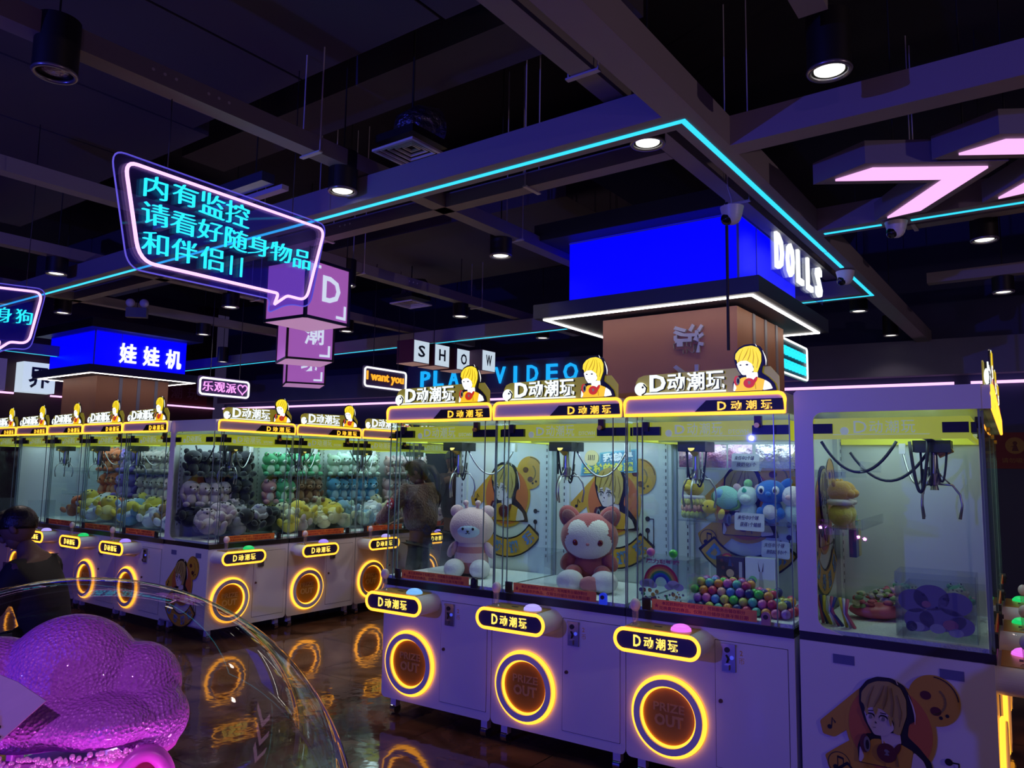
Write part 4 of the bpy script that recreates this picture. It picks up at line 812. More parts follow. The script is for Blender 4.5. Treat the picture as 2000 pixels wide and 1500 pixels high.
def box_item(name, lo, hi, m, label, pm=None, pr=None):
    e = empty(name, MM['m3'].matrix_world @ Matrix.Translation(lo)); tag(e, label, 'box'); s = [hi[i]-lo[i] for i in range(3)]
    obj('carton', MB().box((0, 0, 0), s), m, e)
    if pr: obj('print', pr(MB(), s), pm, e)
def pr1(b, s):
    b.prism(disc2(s[0]*.5, s[2]*.62, .022), -.002, 0, mi=0).prism([(s[0]*.3, .01), (s[0]*.7, .01), (s[0]*.62, s[2]*.45), (s[0]*.38, s[2]*.45)], -.002, 0, mi=1).prism([(s[0]*.42, s[2]*.78), (s[0]*.58, s[2]*.78), (s[0]*.5, s[2]*.97)], -.002, 0, mi=1); b.prism([(s[0]*.82, s[2]*.5), (s[0]*.93, s[2]*.5), (s[0]*.93, s[2]*.9), (s[0]*.82, s[2]*.9)], -.002, 0, mi=2)
    for i in range(8): b.prism(disc2(random.uniform(.02, s[0]-.02), random.uniform(.02, s[2]-.02), .010), -.0015, 0, mi=3)
    return b
def pr2(b, s): return b.prism(disc2(s[0]*.25, s[2]*.5, .022), -.002, 0, mi=0).prism([(s[0]*.45, s[2]*.3), (s[0]*.6, s[2]*.3), (s[0]*.56, s[2]*.7), (s[0]*.48, s[2]*.7)], -.002, 0, mi=1).prism([(s[0]*.46, s[2]*.7), (s[0]*.5, s[2]*.7), (s[0]*.44, s[2]*.9)], -.002, 0, mi=2).prism([(s[0]*.56, s[2]*.7), (s[0]*.6, s[2]*.7), (s[0]*.62, s[2]*.9)], -.002, 0, mi=2)
box_item('gift_box', (.325, .50, .88), (.482, .58, 1.115), mat('dark_carton', (.05, .035, .035), .4), 'dark printed toy box standing behind the balls', [mat('pf', (.55, .38, .28), .5), mat('pb', (.05, .07, .16), .5), mat('pg', (.4, .4, .45), .5), mat('pw', (.14, .05, .04), .5)], pr1)
box_item('gift_box', (.488, .50, .88), (.650, .58, 1.12), mat('pale_carton', (.62, .66, .70), .4), 'pale printed toy box standing behind the balls', [mat('pgreen', (.2, .6, .2), .5), mat('pgrey', (.35, .35, .4), .5), mat('pdk', (.06, .05, .07), .5)], pr2)
FOILP = mat('pink_foil_bag', (.62, .22, .42), .25, .35, bump=(26, 1.0, .02), noise=(9, (.75, .55, .68))); FOILS = mat('silver_foil_bag', (.75, .68, .74), .18, .7, bump=(30, 1.0, .02))
for i, (x, m_, l) in enumerate(((.14, FOILP, 'pink foil toy bag hanging at the left of the top shelf of the ball machine'), (.29, FOILP, 'pink foil toy bag hanging second from left on the top shelf of the ball machine'), (.44, FOILP, 'pink foil toy bag behind the upper handwritten card'), (.60, FOILS, 'silver foil bag left of the other silver bag on the ball machine shelf'), (.73, FOILS, 'silver foil bag at the right end of the ball machine shelf'))):
    b = MB(); n = 7
    vs = [(x-.07+.14*i_/n, .60-.02*math.sin(PI*i_/n)*math.sin(PI*j/n)-s_*.02*math.sin(PI*i_/n)*math.sin(PI*j/n)+random.uniform(-.004, .004), 1.612+.135*j/n) for s_ in (0, 1) for j in range(n+1) for i_ in range(n+1)]; k = (n+1)**2
    fs = [(s_*k+j*(n+1)+i_, s_*k+j*(n+1)+i_+1, s_*k+(j+1)*(n+1)+i_+1, s_*k+(j+1)*(n+1)+i_) for s_ in (0, 1) for j in range(n) for i_ in range(n)]
    b.add(vs, fs, 0, True); o = obj('foil_bag', b, m_); o.matrix_world = MM['m3'].matrix_world; tag(o, l, 'bag', 'foil bags on the ball machine shelf')
PAPER = mat('white_card', (.72, .76, .76), .7); INK = mat('black_ink', (.02, .02, .025), .6)
def note(x0, z0, x1, z1, y, lines, label, rot=0.0):
    e = empty('note_card', MM['m3'].matrix_world @ Matrix.Translation((x0, y, z0)) @ Matrix.Rotation(rot, 4, 'Y')); tag(e, label, 'card', 'handwritten cards')
    w_, h_ = x1-x0, z1-z0; P = rrect(0, 0, w_, h_, .012, 4); obj('card', MB().prism(P+[], -.002, .0), PAPER, e); t = MB()
    for i, s in enumerate(lines): put_text(t, s, (w_*(.10 if i == 0 else .18), -.003, h_*(.60-.38*i)), (w_*.70, 0, w_*.02), (.004, 0, h_*.25), .001)
    obj('handwriting', t, INK, e)
note(.42, 1.60, .575, 1.695, .50, ('夹任中2个球', '换奶化1个'), 'upper white handwritten card in front of the foil bags', .03); note(.435, 1.268, .60, 1.365, .49, ('夹任中3个球', '获得1个娃娃'), 'middle white handwritten card under the turtle plush', .02); note(.545, 1.115, .70, 1.21, .62, ('夹任中5个球', '获得进口手办1个'), 'lower white handwritten card on the lettered sticker', .02)
# toys on the ball machine shelf
def toy(x, z, label, rz=0, s=1.0): 
    e = empty('plush_toy', MM['m3'].matrix_world @ Matrix.Translation((x, .585, z)) @ Matrix.Rotation(rz, 4, 'Z') @ Matrix.Scale(s, 4)); return tag(e, label, 'plush toy')
e = toy(.165, 1.31, 'yellow chick plush in a fluffy pastel skirt on the ball machine shelf', .2)
obj('head', MB().ell((0, 0, .19), (.062, .055, .060), nu=18, nv=12), fab('canary', (.78, .58, .04)), e); obj('muzzle', MB().ell((-.03, -.045, .18), (.03, .022, .022), nu=12, nv=8), fab('canary', (.8, .6, .05)), e); obj('collar', MB().tube([(.055*math.cos(2*PI*i/16), .05*math.sin(2*PI*i/16), .125) for i in range(16)], .014, 8, True), WHT, e)
b = MB()
for k in range(3):
    for i in range(16): a = 2*PI*i/16+k*.2; b.ell((.058*math.cos(a), .052*math.sin(a), .10-k*.036), (.018, .018, .024), (0, 1, 2)[k], nu=7, nv=5)
obj('skirt', b, [fab('lemon_fluff', (.65, .62, .18)), fab('peach_fluff', (.70, .38, .28)), fab('lime_fluff', (.58, .62, .14))], e); obj('eye', MB().ell((.0, -.055, .205), (.005, .004, .006), nu=8, nv=5), EYE, e); obj('nose', MB().ell((-.045, -.065, .185), (.006, .004, .004), nu=8, nv=5), EYE, e)
e = toy(.345, 1.335, 'green shelled turtle plush with a yellow head on the ball machine shelf', -.2)
obj('shell', MB().ell((.02, 0, .105), (.085, .055, .068), 0, (0, .25, 0), nu=20, nv=12).ell((.0, -.035, .125), (.032, .024, .032), 1, nu=10, nv=6), [fab('aqua_shell', (.32, .66, .52)), fab('blue_patch', (.25, .50, .70))], e); obj('shell_rim', MB().tube([(.02+.085*math.cos(2*PI*i/20), -.012, .09+.045*math.sin(2*PI*i/20)-.02*math.cos(2*PI*i/20)) for i in range(20)], .009, 6, True), fab('olive_rim', (.16, .36, .06)), e)
obj('head', MB().ell((-.065, -.05, .05), (.044, .040, .042), nu=16, nv=10), fab('canary', (.78, .58, .04)), e); obj('flipper', MB().ell((.015, -.055, .012), (.020, .014, .032), 0, (0, .3, 0), nu=12, nv=8), fab('canary', (.78, .58, .04)), e); [obj('eye', MB().ell(q, (.005, .004, .006), nu=8, nv=5), EYE, e) for q in ((-.085, -.085, .058), (-.055, -.088, .055))]
e = toy(.485, 1.31, 'pale mint unicorn plush with a green bobble on the ball machine shelf', 0)
obj('body', MB().ell((0, .01, .06), (.05, .045, .065), nu=16, nv=10).ell((-.03, -.03, .02), (.022, .03, .02), nu=10, nv=6).ell((.03, -.03, .02), (.022, .03, .02), nu=10, nv=6), fab('pale_mint', (.62, .78, .68)), e); obj('head', MB().ell((0, -.01, .145), (.058, .052, .058), nu=18, nv=12).ell((0, -.055, .13), (.032, .022, .026), nu=12, nv=8), fab('pale_mint', (.62, .78, .68)), e)
for s in (-1, 1): obj('ear', MB().ell((s*.06, 0, .19), (.022, .012, .026), 0, (0, s*.8, 0), nu=10, nv=6), PKL, e)
obj('bobble', MB().ell((.005, -.01, .215), .025, nu=12, nv=8), fab('lime_bobble', (.3, .68, .25)), e); obj('forelock', MB().cyl((-.005, -.05, .175), (-.005, -.062, .19), .016, .004, 8), fab('green_lock', (.06, .5, .28)), e)
e = toy(.615, 1.31, 'blue plush critter with white ringed eyes on the ball machine shelf', 0, 1.1)
BLU = fab('royal_blue', (.03, .16, .52)); obj('body', MB().ell((0, .01, .06), (.055, .05, .065), nu=16, nv=10).ell((-.05, -.02, .05), (.022, .026, .03), nu=10, nv=6).ell((.05, -.02, .05), (.022, .026, .03), nu=10, nv=6), BLU, e); obj('belly', MB().ell((0, -.03, .055), (.036, .022, .038), nu=14, nv=8), WHT, e); h = obj('head', MB().ell((0, 0, .155), (.078, .06, .062), nu=20, nv=12).ell((0, -.06, .145), (.014, .012, .014), nu=10, nv=6), BLU, e)
for s in (-1, 1): obj('eye', MB().ell((s*.036, -.052, .165), (.018, .010, .022), 0, nu=12, nv=8).ell((s*.034, -.061, .163), (.009, .005, .012), 1, nu=10, nv=6), [mat('eye_white', (.8, .82, .85), .3), EYE], h)
obj('ear', MB().ell((.075, .005, .20), (.035, .014, .022), 0, (0, -.6, 0), nu=10, nv=6), BLU, e)
e = toy(.735, 1.31, 'white plush with a pink nose at the right end of the ball machine shelf', .3); obj('body', MB().ell((0, .01, .06), (.05, .045, .06), nu=14, nv=9), fab('pale_aqua', (.5, .7, .66)), e); obj('head', MB().ell((0, 0, .15), (.065, .055, .058), nu=16, nv=10), WHT, e); obj('nose', MB().ell((-.03, -.052, .145), (.018, .012, .014), nu=10, nv=6), PKL, e)

# contents of the end machine (local x runs back from the viewer, local y runs toward the shelf wall)
for i, (x, l) in enumerate(((.30, 'yellow plush with a white collar on the end machine shelf, nearer one'), (.42, 'yellow plush with a white collar on the end machine shelf, further one'))):
    e = empty('plush_toy', MM['e1'].matrix_world @ Matrix.Translation((x, .63, 1.34)) @ Matrix.Scale(.95, 4)); tag(e, l, 'plush toy')
    obj('head', MB().ell((0, 0, .17), (.06, .062, .056), nu=16, nv=10).ell((-.01, -.05, .16), (.03, .028, .024), nu=12, nv=8).ell((-.045, .02, .215), (.018, .012, .022), nu=8, nv=6).ell((.045, .02, .215), (.018, .012, .022), nu=8, nv=6), fab('marigold', (.68, .38, .03)), e); obj('collar', MB().tube([(.055*math.cos(2*PI*i_/14), .05*math.sin(2*PI*i_/14), .115) for i_ in range(14)], .016, 8, True), WHT, e); obj('body', MB().ell((0, 0, .05), (.065, .06, .06), nu=16, nv=10), fab('straw', (.62, .55, .10)), e)
def item(name, mk, loc, label, cat, rz=0): 
    e = empty(name, MM[mk].matrix_world @ Matrix.Translation(loc) @ Matrix.Rotation(rz, 4, 'Z')); return tag(e, label, cat)
for i, (x, y, rz, l) in enumerate(((.42, .50, .3, 'wrapped flower bouquet lying against the shelf wall of the end machine, left one'), (.55, .42, -.3, 'wrapped flower bouquet lying in the end machine, middle one'), (.66, .35, .5, 'wrapped flower bouquet lying at the back of the end machine'))):
    e = item('bouquet', 'e1', (x, y, .885), l, 'bouquet', rz); b = MB()
    for k in range(44): b.ell((random.uniform(-.07, .07), random.uniform(-.10, .10), .075+random.uniform(-.02, .045)), (random.uniform(.012, .024), random.uniform(.012, .024), random.uniform(.008, .015)), random.choice((0, 0, 1, 2)), nu=8, nv=5)
    obj('blossoms', b, [fab('cream_petal', (.58, .55, .30)), fab('rose_petal', (.55, .12, .16)), fab('leaf', (.20, .30, .08))], e); obj('wrapping', MB().ell((0, 0, .035), (.085, .125, .04), nu=20, nv=10).ell((.05, -.13, .03), (.05, .06, .02), nu=14, nv=8), mat('wrap_%d' % i, ((.55, .10, .16), (.45, .52, .48), (.35, .42, .2))[i], .4), e)
for k in range(16):
    x = .50+.30*random.random(); y = .12+.30*random.random(); o = put((pink, taupe, mauve, frog)[k % 4], 'e1', (x, y, .885+.05), (random.uniform(-1.5, -.8), 0, random.uniform(-2, 2)), .62); tag(o, '%s small plush lying in the back of the end machine' % ('pink', 'taupe', 'mauve', 'green')[k % 4], 'plush toy', 'small plush at the back of the end machine')
e = item('acrylic_box', 'e1', (.06, .055, .879), 'clear acrylic prize box with a lilac cartoon print in the end machine', 'box'); w_, d_, h_ = .22, .31, .28
b = MB().box((0, 0, 0), (.004, d_, h_)).box((w_, 0, 0), (w_+.004, d_, h_)).box((0, 0, 0), (w_, .004, h_)).box((0, d_, 0), (w_, d_+.004, h_)).box((0, 0, 0), (w_, d_, .004)); obj('acrylic_case', b, ACRBOX, e)
LIL = [mat('lilac_print', (.24, .22, .36), .5), mat('salmon_print', (.45, .20, .26), .5), mat('pale_print', (.42, .42, .5), .5), mat('dark_print', (.06, .06, .12), .5)]; b = MB()
for cx, cz, rx, rz_, mi in ((.24, .16, .06, .05, 0), (.17, .18, .07, .055, 0), (.08, .16, .065, .05, 0), (.13, .09, .09, .05, 0), (.22, .08, .06, .05, 0), (.06, .07, .05, .04, 0), (.19, .15, .018, .014, 1), (.10, .07, .03, .022, 1), (.15, .05, .03, .02, 2), (.23, .05, .03, .02, 2), (.08, .04, .028, .018, 2), (.20, .19, .006, .006, 3), (.12, .18, .006, .006, 3), (.15, .14, .005, .005, 3), (.25, .05, .022, .022, 3)):
    b.prism(disc2(cx, cz, rx, rz_), -.006-.002*(mi > 0), -.004-.002*(mi > 0), 'x', mi=mi)
obj('cartoon_print', b, LIL, e)
for i in range(5):
    e = item('snack_pack', 'e1', (.40+i*.085, .63, 1.31 if i < 3 else 1.15), ('green and gold snack pack on the end machine shelf, nearest', 'gold snack pack beside the yellow plush in the end machine', 'striped snack pack on the far part of the end machine shelf', 'blue snack pack low on the end machine shelf', 'yellow snack pack low on the end machine shelf')[i], 'snack pack')
    obj('pouch', MB().prism([(-.035, 0), (.035, 0), (.038, .10), (.03, .19), (-.03, .19), (-.038, .10)], -.018, .018), mat('pouch_%d' % i, ((.15, .42, .16), (.5, .36, .12), (.45, .30, .22), (.05, .07, .28), (.5, .45, .08))[i], .3), e); obj('seal', MB().box((-.032, -.004, .19), (.032, .004, .215)), mat('seal_green', (.25, .5, .3), .4), e)
b = MB()
for k in range(9):
    b.tube([(.02*k-.08, .0, .0), (.02*k-.08+random.uniform(-.03, .03), .05, .07), (.02*k-.06, .02, .13)], .008, 6, mi=k % 4)
o = obj('pinwheel_toys', b, [mat('toy_rose', (.6, .12, .2), .4), mat('toy_pale', (.7, .68, .7), .4), mat('toy_yellow', (.7, .6, .05), .4), mat('toy_blue', (.04, .05, .25), .4)]); o.matrix_world = MM['e1'].matrix_world @ T(.13, .62, .88, 1.2); tag(o, 'tangle of small coloured toys in the near corner of the end machine', 'toy')
# ---------------------------------------------------------------- hanging neon signs
def plane(o, ang):
    return Matrix.Translation(o) @ Matrix.Rotation(ang, 4, 'Z') @ Matrix.Rotation(PI/2, 4, 'X')     # local x runs along the sign, local y up, local z toward the viewer
CY2 = glow('cyan_neon_tube', (0.02, 0.72, 0.95), 1.3, sample=False); CYB = glow('cyan_neon_edge', (0.25, 0.95, 1.0), 1.35, sample=False)
def bubble(M, outline, outer, chars, bars, wires, label):
    e = empty('neon_sign', M); tag(e, label, 'neon sign', 'speech bubble neon signs')
    obj('acrylic_sheet', MB().prism(round_poly(outer, .07, 6), -.004, .004, 'z'), ACRYL, e)
    P = round_poly(outline, [.06, .06, .06, .02, .006, .02, .08][:len(outline)] if len(outline) == 7 else .05, 6); obj('light_outline', MB().tube([(p[0], p[1], .014) for p in P], .0075, 8, True), PINKN, e)
    t = MB()
    for ch, tl, tr, bl in chars:
        tl, tr, bl = Vector((*tl, .016)), Vector((*tr, .016)), Vector((*bl, .016)); put_text(t, ch, bl, tr-tl, tl-bl, .012, -.012)
    for a, b in bars: t.tube([(*a, .016), (*b, .016)], .006, 8)
    obj('neon_characters', t, CY2, e)
    Q = round_poly(outer, .07, 6); obj('sheet_rim', MB().tube([(p[0], p[1], 0) for p in Q], .0035, 6, True), RIM, e)
    for p in wires: obj('hanging_wire', MB().tube([(p[0], p[1], 0), (p[0]+.004, p[1]+(p[2]-p[1])*.5, 0), (p[0], p[2], 0)], .0025, 6), CABLE, e)
    return e
CH = {'内': ((-.445,.103),(-.331,.116),(-.444,.01)), '有': ((-.297,.125),(-.162,.134),(-.296,.037)), '监': ((-.145,.143),(.003,.147),(-.147,.041)), '控': ((.014,.154),(.163,.161),(.015,.046)), '请': ((-.45,-.01),(-.315,.005),(-.442,-.102)), '看': ((-.299,.002),(-.162,.012),(-.298,-.093)), '好': ((-.145,.012),(-.002,.027),(-.148,-.08)),
 '随': ((.02,.028),(.161,.034),(.017,-.074)), '身': ((.173,.034),(.316,.046),(.173,-.062)), '物': ((.334,.048),(.489,.062),(.332,-.049)), '品': ((.514,.056),(.647,.07),(.511,-.043)), '和': ((-.437,-.13),(-.309,-.117),(-.434,-.225)), '伴': ((-.284,-.115),(-.146,-.104),(-.282,-.214)), '侣': ((-.121,-.105),(.011,-.095),(-.12,-.207))}
BA = math.atan2(.97, -.244)
bubble(plane((-3.11, 1.943, 2.664), BA), [(-.544,.121),(.765,.234),(.633,-.197),(.476,-.205),(.382,-.27),(.407,-.208),(-.443,-.263)], [(-.60,.150),(.800,.272),(.683,-.225),(.506,-.240),(.349,-.320),(.365,-.245),(-.485,-.300)],
       [(k, *v) for k, v in CH.items()], [((.066,-.104),(.065,-.194)), ((.133,-.097),(.132,-.189))], [(-.323, .15, .484), (.502, .23, 1.036)], 'large speech bubble neon sign with cyan characters in three lines and a pink outline')
bubble(plane((-5.121, 1.871, 2.452), BA), [(-1.0, .06), (.148, .186), (.085, -.148), (-.03, -.156), (-.10, -.215), (-.09, -.156), (-.92, -.20)], [(-1.06, .09), (.185, .215), (.11, -.185), (-.02, -.19), (-.13, -.255), (-.13, -.19), (-.97, -.24)],
       [('身', (-.124,.038),(-.036,.053),(-.125,-.055)), ('狗', (-.008,.052),(.092,.056),(-.006,-.036))], [], [(.05, .19, 1.248), (-.7, .1, 1.248)], 'smaller speech bubble neon sign at the far left with two cyan characters')
def neon_plate(M, w_, h_, build, label, frame, plate=None):
    e = empty('neon_sign', M); tag(e, label, 'neon sign')
    obj('backing_plate', MB().prism(rrect(-w_/2-.02, -h_/2-.02, w_/2+.02, h_/2+.02, .03), -.012, -.004, 'z'), plate or mat('dark_violet_plate', (.05, .03, .12), .4), e)
    obj('light_outline', MB().tube([(p[0], p[1], .008) for p in rrect(-w_/2, -h_/2, w_/2, h_/2, .03)], .0095, 8, True), frame, e); build(e)
    obj('hanging_wire', MB().cyl((-w_*.3, h_/2, 0), (-w_*.3, h_/2+1.2, 0), .004, n=5).cyl((w_*.3, h_/2, 0), (w_*.3, h_/2+1.2, 0), .004, n=5), CABLE, e); return e
WN = glow('white_neon', (1.0, 1.0, 1.0), 1.3); PN2 = glow('rose_neon', (1.0, .36, .95), 1.2, sample=False); ON = glow('orange_neon', (1.0, .38, .02), 1.3, sample=False)
def b1(e):
    t = MB()
    for i, ch in enumerate('乐观派'): put_text(t, ch, (-.235+i*.125, -.045, .004), (.11, 0, 0), (0, .095, 0), .012, -.002)
    P = [(.15+.052*(16*math.sin(a)**3)/16, .004+.0034*(13*math.cos(a)-5*math.cos(2*a)-2*math.cos(3*a)-math.cos(4*a)), .008) for a in (2*PI*i/28 for i in range(28))]
    t.tube([(p[0]+.045, p[1], p[2]) for p in P], .006, 6, True); obj('neon_characters', t, PN2, e)
neon_plate(plane((-6.6, 4.27, 2.315), PI/2), .53, .155, b1, 'white framed neon sign with pink characters and a heart', WN)
def b2(e):
    t = MB(); put_text(t, 'I want you', (-.255, -.055, .004), (.51, 0, 0), (0, .115, 0), .012, .012); obj('neon_letters', t, ON, e)
neon_plate(plane((-5.5, 5.355, 2.453), PI/2), .57, .185, b2, 'white framed neon sign reading in orange letters', WN)
def b3(e):
    t = MB()
    for r in (0, 1):
        for i in range(9): x = -.42+i*.105; y = .055-r*.125; t.tube([(x-.035, y+.03, .006), (x+.03, y+.035, .006), (x, y, .006), (x+.035, y-.04, .006)], .010, 6).tube([(x-.035, y-.04, .006), (x-.02, y+.02, .006)], .010, 6).tube([(x-.04, y-.005, .006), (x+.04, y, .006)], .010, 6)
    obj('neon_characters', t, CY2, e)
neon_plate(plane((-2.0, 7.08, 2.63), PI/2), 1.02, .31, b3, 'white framed cyan neon sign half hidden behind the right pillar', WN, mat('teal_plate', (.03, .16, .2), .4))

# ---------------------------------------------------------------- cube and letter light boxes
PURP = glow('purple_cube_face', (.30, .085, .36), 1.0, (.2, .08, .25)); PURL = glow('lilac_cube_base', (.42, .20, .42), .9, (.3, .2, .3)); LILW = glow('pale_lilac_print', (.62, .68, .85), 1.0, sample=False)
def cube(c, s, ang, ch, label, bold=.018):
    e = empty('cube_sign', Matrix.Translation(c) @ Matrix.Rotation(ang, 4, 'Z')); tag(e, label, 'sign', 'purple cube signs'); h = s/2
    obj('cube_face', MB().box((-h, -h, 0), (h, h, s)), PURP, e); obj('cube_base', MB().box((-h, -h, -.012), (h, h, 0)), PURL, e)
    f = MB(); k = .010
    for x in (-h, h):
        for y in (-h, h): f.box((x-k, y-k, -.012), (x+k, y+k, s+k))
    for z in (0, s):
        for a in (-h, h): f.box((-h, a-k, z-k), (h, a+k, z+k)).box((a-k, -h, z-k), (a+k, h, z+k))
    obj('cube_frame', f, BLACK, e); t = MB()
    for q in (0, 1):        # printed on the +x and -y faces
        if q == 0: o, u = Vector((h+.004, -h, 0)), Vector((0, 1, 0))
        else: continue
        zz = Vector((0, 0, 1)); put_text(t, ch, o+u*s*.36+zz*s*.32, u*s*.42, zz*s*.46, .004, bold)
        for a, b, c2, d in ((.70, .07, .93, .12), (.88, .07, .93, .32), (.07, .68, .12, .93), (.07, .88, .3, .93)):
            p = o+u*s*a+zz*s*b; vs = [tuple(p), tuple(p+u*s*(c2-a)), tuple(p+u*s*(c2-a)+zz*s*(d-b)), tuple(p+zz*s*(d-b))]; n = u.cross(zz)*.003; vs2 = [tuple(Vector(v)+n) for v in vs]
            t.add(vs+vs2, [(0, 3, 2, 1), (4, 5, 6, 7), (0, 1, 5, 4), (1, 2, 6, 5), (2, 3, 7, 6), (3, 0, 4, 7)])
    obj('cube_print', t, LILW, e); obj('hanging_wire', MB().cyl((0, 0, s), (0, 0, (3.148 if ch == 'D' else above(c[0], c[1]))-c[2]), .005, n=6), CABLE, e)
cube((-4.30, 3.40, 2.585), .40, math.radians(4), 'D', 'large purple cube sign lettered with a capital D, nearest of the three')
cube((-5.98, 4.72, 2.585), .44, math.radians(-25), '潮', 'middle purple cube sign below the large one'); cube((-7.70, 6.08, 2.575), .46, math.radians(-32), '玩', 'lowest and furthest purple cube sign')
PALE = glow('pale_letter_face', (.52, .63, .72), 1.0, (.5, .5, .5)); MARO = mat('maroon_box', (.10, .015, .05), .5); LETT = mat('slate_letters', (.05, .07, .09), .5)
for i, (ch, p) in enumerate(zip('SHOW', ((-5.49, 5.86), (-5.49, 6.19), (-5.49, 6.56), (-5.30, 6.78)))):
    e = empty('letter_box', T(p[0], p[1], 2.675)); tag(e, ('first', 'second', 'third', 'last')[i]+' hanging maroon box of the four, with the letter %s on a pale face' % ch, 'sign', 'hanging letter boxes'); s = .245
    obj('box_body', MB().box((-s, -s/2, 0), (0, s/2, s)), MARO, e); f = obj('letter_face', MB().box((0, -s/2+.008, .008), (.005, s/2-.008, s-.008)), PALE, e); t = MB(); put_text(t, ch, (.006, -.055, .065), (0, .105, 0), (0, 0, .125), .004, .02); obj('letter', t, LETT, f)
    obj('box_base', MB().box((-s, -s/2, -.004), (0, s/2, 0)), mat('peach_base', (.45, .28, .25), .5, 0, (.35, .2, .18), .5), e); obj('hanging_wire', MB().cyl((-s/2, 0, s), (-s/2, 0, 1.7), .004, n=6), CABLE, e)
AZ = glow('azure_letters', (.01, .42, .95), 1.05); 
e = empty('wall_lettering', wb); tag(e, 'azure letters spelling two words on the back wall fascia', 'lettering')
for i, (ch, x) in enumerate(zip('PLAYVIDEO', (4.56, 4.80, 5.07, 5.35, 5.86, 6.17, 6.38, 6.68, 6.94))):
    t = MB(); put_text(t, ch, (x, -.05, 2.76), (.17 if ch not in 'IO' else (.045 if ch == 'I' else .21), 0, 0), (0, 0, .235), .03, .015); obj('letter', t, AZ, e)
o = onwall('panel', MB().box((4.3, -.03, 2.70), (7.45, -.022, 3.08)), mat('violet_fascia_panel', (.13, .12, .24), .5)); tag(o, 'violet grey panel behind the azure wall letters', 'panel'); del o['kind']
# fireworks print below the letters, poster, shop signs
e = empty('poster', wb @ Matrix.Translation((11.78, .125, 1.66))); tag(e, 'dark red poster with a yellow roundel on the back wall at the right edge', 'poster')
obj('sheet', MB().box((0, 0, 0), (.40, .012, .37)), mat('poster_red', (.16, .012, .02), .6), e); b = MB().prism(disc2(.20, .235, .085), -.004, 0); b.prism(disc2(.20, .26, .02), -.006, -.004, mi=1).prism([(.17, .18), (.23, .18), (.21, .245), (.19, .245)], -.006, -.004, mi=1).prism([(.15, .22), (.19, .235), (.19, .225)], -.006, -.004, mi=1)
obj('roundel', b, [mat('poster_gold', (.32, .18, .04), .6), mat('poster_dark', (.10, .02, .02), .6)], e); t = MB(); put_text(t, '请勿吸烟', (.08, -.002, .06), (.24, 0, 0), (0, 0, .05), .002); obj('poster_text', t, mat('poster_gold', (.32, .18, .04), .6), e)
e = empty('lit_sign', Matrix.Translation((-12.2, 4.62, 2.57))); tag(e, 'pale square light box with a dark character left of the blue left pillar', 'sign')
obj('light_face', MB().box((-.262, 0, 0), (0, .44, .44)), PALE, e); t = MB(); put_text(t, '界', (.003, .075, .06), (0, .29, 0), (0, 0, .31), .006, .02); obj('character', t, mat('charcoal_letter', (.03, .035, .035), .5), e)
e = empty('lit_sign', Matrix.Translation((-12.3, 3.92, 2.57))); tag(e, 'dim violet light box at the left edge beside the pale square one', 'sign'); obj('light_face', MB().box((-.162, 0, 0), (0, .52, .46)), glow('dim_violet_face', (.05, .035, .12), 1.0), e); t = MB(); put_text(t, '世', (.003, .1, .08), (0, .3, 0), (0, 0, .3), .006, .02); obj('character', t, mat('charcoal_letter', (.03, .035, .035), .5), e)
e = empty('shop_sign', Matrix.Translation((-12.46, 6.2, 2.60))); tag(e, 'dark red shop sign on the left wall behind the heart neon', 'sign'); obj('board', MB().box((0, 0, 0), (.03, 1.5, .38)), mat('shop_red', (.20, .02, .02), .6), e); 
for i, ch in enumerate('潮玩'): obj('board_character', put_text(MB(), ch, (.034, .82+i*.30, .08), (0, .2, 0), (0, 0, .2), .006, .01), mat('dull_rose_letters', (.32, .10, .12), .6), e)
e = empty('pole', T(-1.437, 3.93, 0)); tag(e, 'thin black cable hanging from the beam to the topper of the ball machine', 'cable'); obj('cable', MB().cyl((0, 0, 2.24), (0, 0, 3.06), .0085, n=8), CABLE, e)

# ---------------------------------------------------------------- the dome machine in the foreground
DC, DR = Vector((-1.248, .569, .964)), .45
e = empty('dome_machine', Matrix.Translation((DC.x, DC.y, 0))); tag(e, 'clear bubble dome machine with a glittering purple cloud at the lower left', 'prize machine')
zc = DC.z; b = MB().ell((0, 0, zc), (DR, DR, DR), nu=96, nv=56, z0=-.58); b.f.pop(); b.m.pop(); b.sm.pop(); obj('dome', b, glass('dome_plastic', (.95, .95, .97), .06, 0, gain=.9), e)
obj('pedestal', MB().cyl((0, 0, 0), (0, 0, .66), .40, .37, 48), mat('violet_pedestal', (.10, .05, .16), .4), e); obj('pedestal_rim', MB().tube([(.38*math.cos(2*PI*i/64), .38*math.sin(2*PI*i/64), .68) for i in range(64)], .03, 10, True), CHROME, e)
def glitter():
    m = mat('glitter_purple', (.50, .17, .66), .30); nt = m.node_tree; N = nt.nodes; L = nt.links; b = N['Principled BSDF']
    tc = N.new('ShaderNodeTexCoord'); vo = N.new('ShaderNodeTexVoronoi'); vo.inputs['Scale'].default_value = 190; L.new(tc.outputs['Object'], vo.inputs['Vector']); bp = N.new('ShaderNodeBump'); bp.inputs['Strength'].default_value = .9; bp.inputs['Distance'].default_value = .004
    L.new(vo.outputs['Distance'], bp.inputs['Height']); L.new(bp.outputs[0], b.inputs['Normal']); b.inputs['Coat Weight'].default_value = .3; return m
GLT = glitter()
MC = Matrix.Translation((-1.317-DC.x, .61-DC.y, 1.236)) @ Matrix.Rotation(YAW, 4, 'Z')      # cloud frame inside the machine: x to the right, y away from the viewpoint
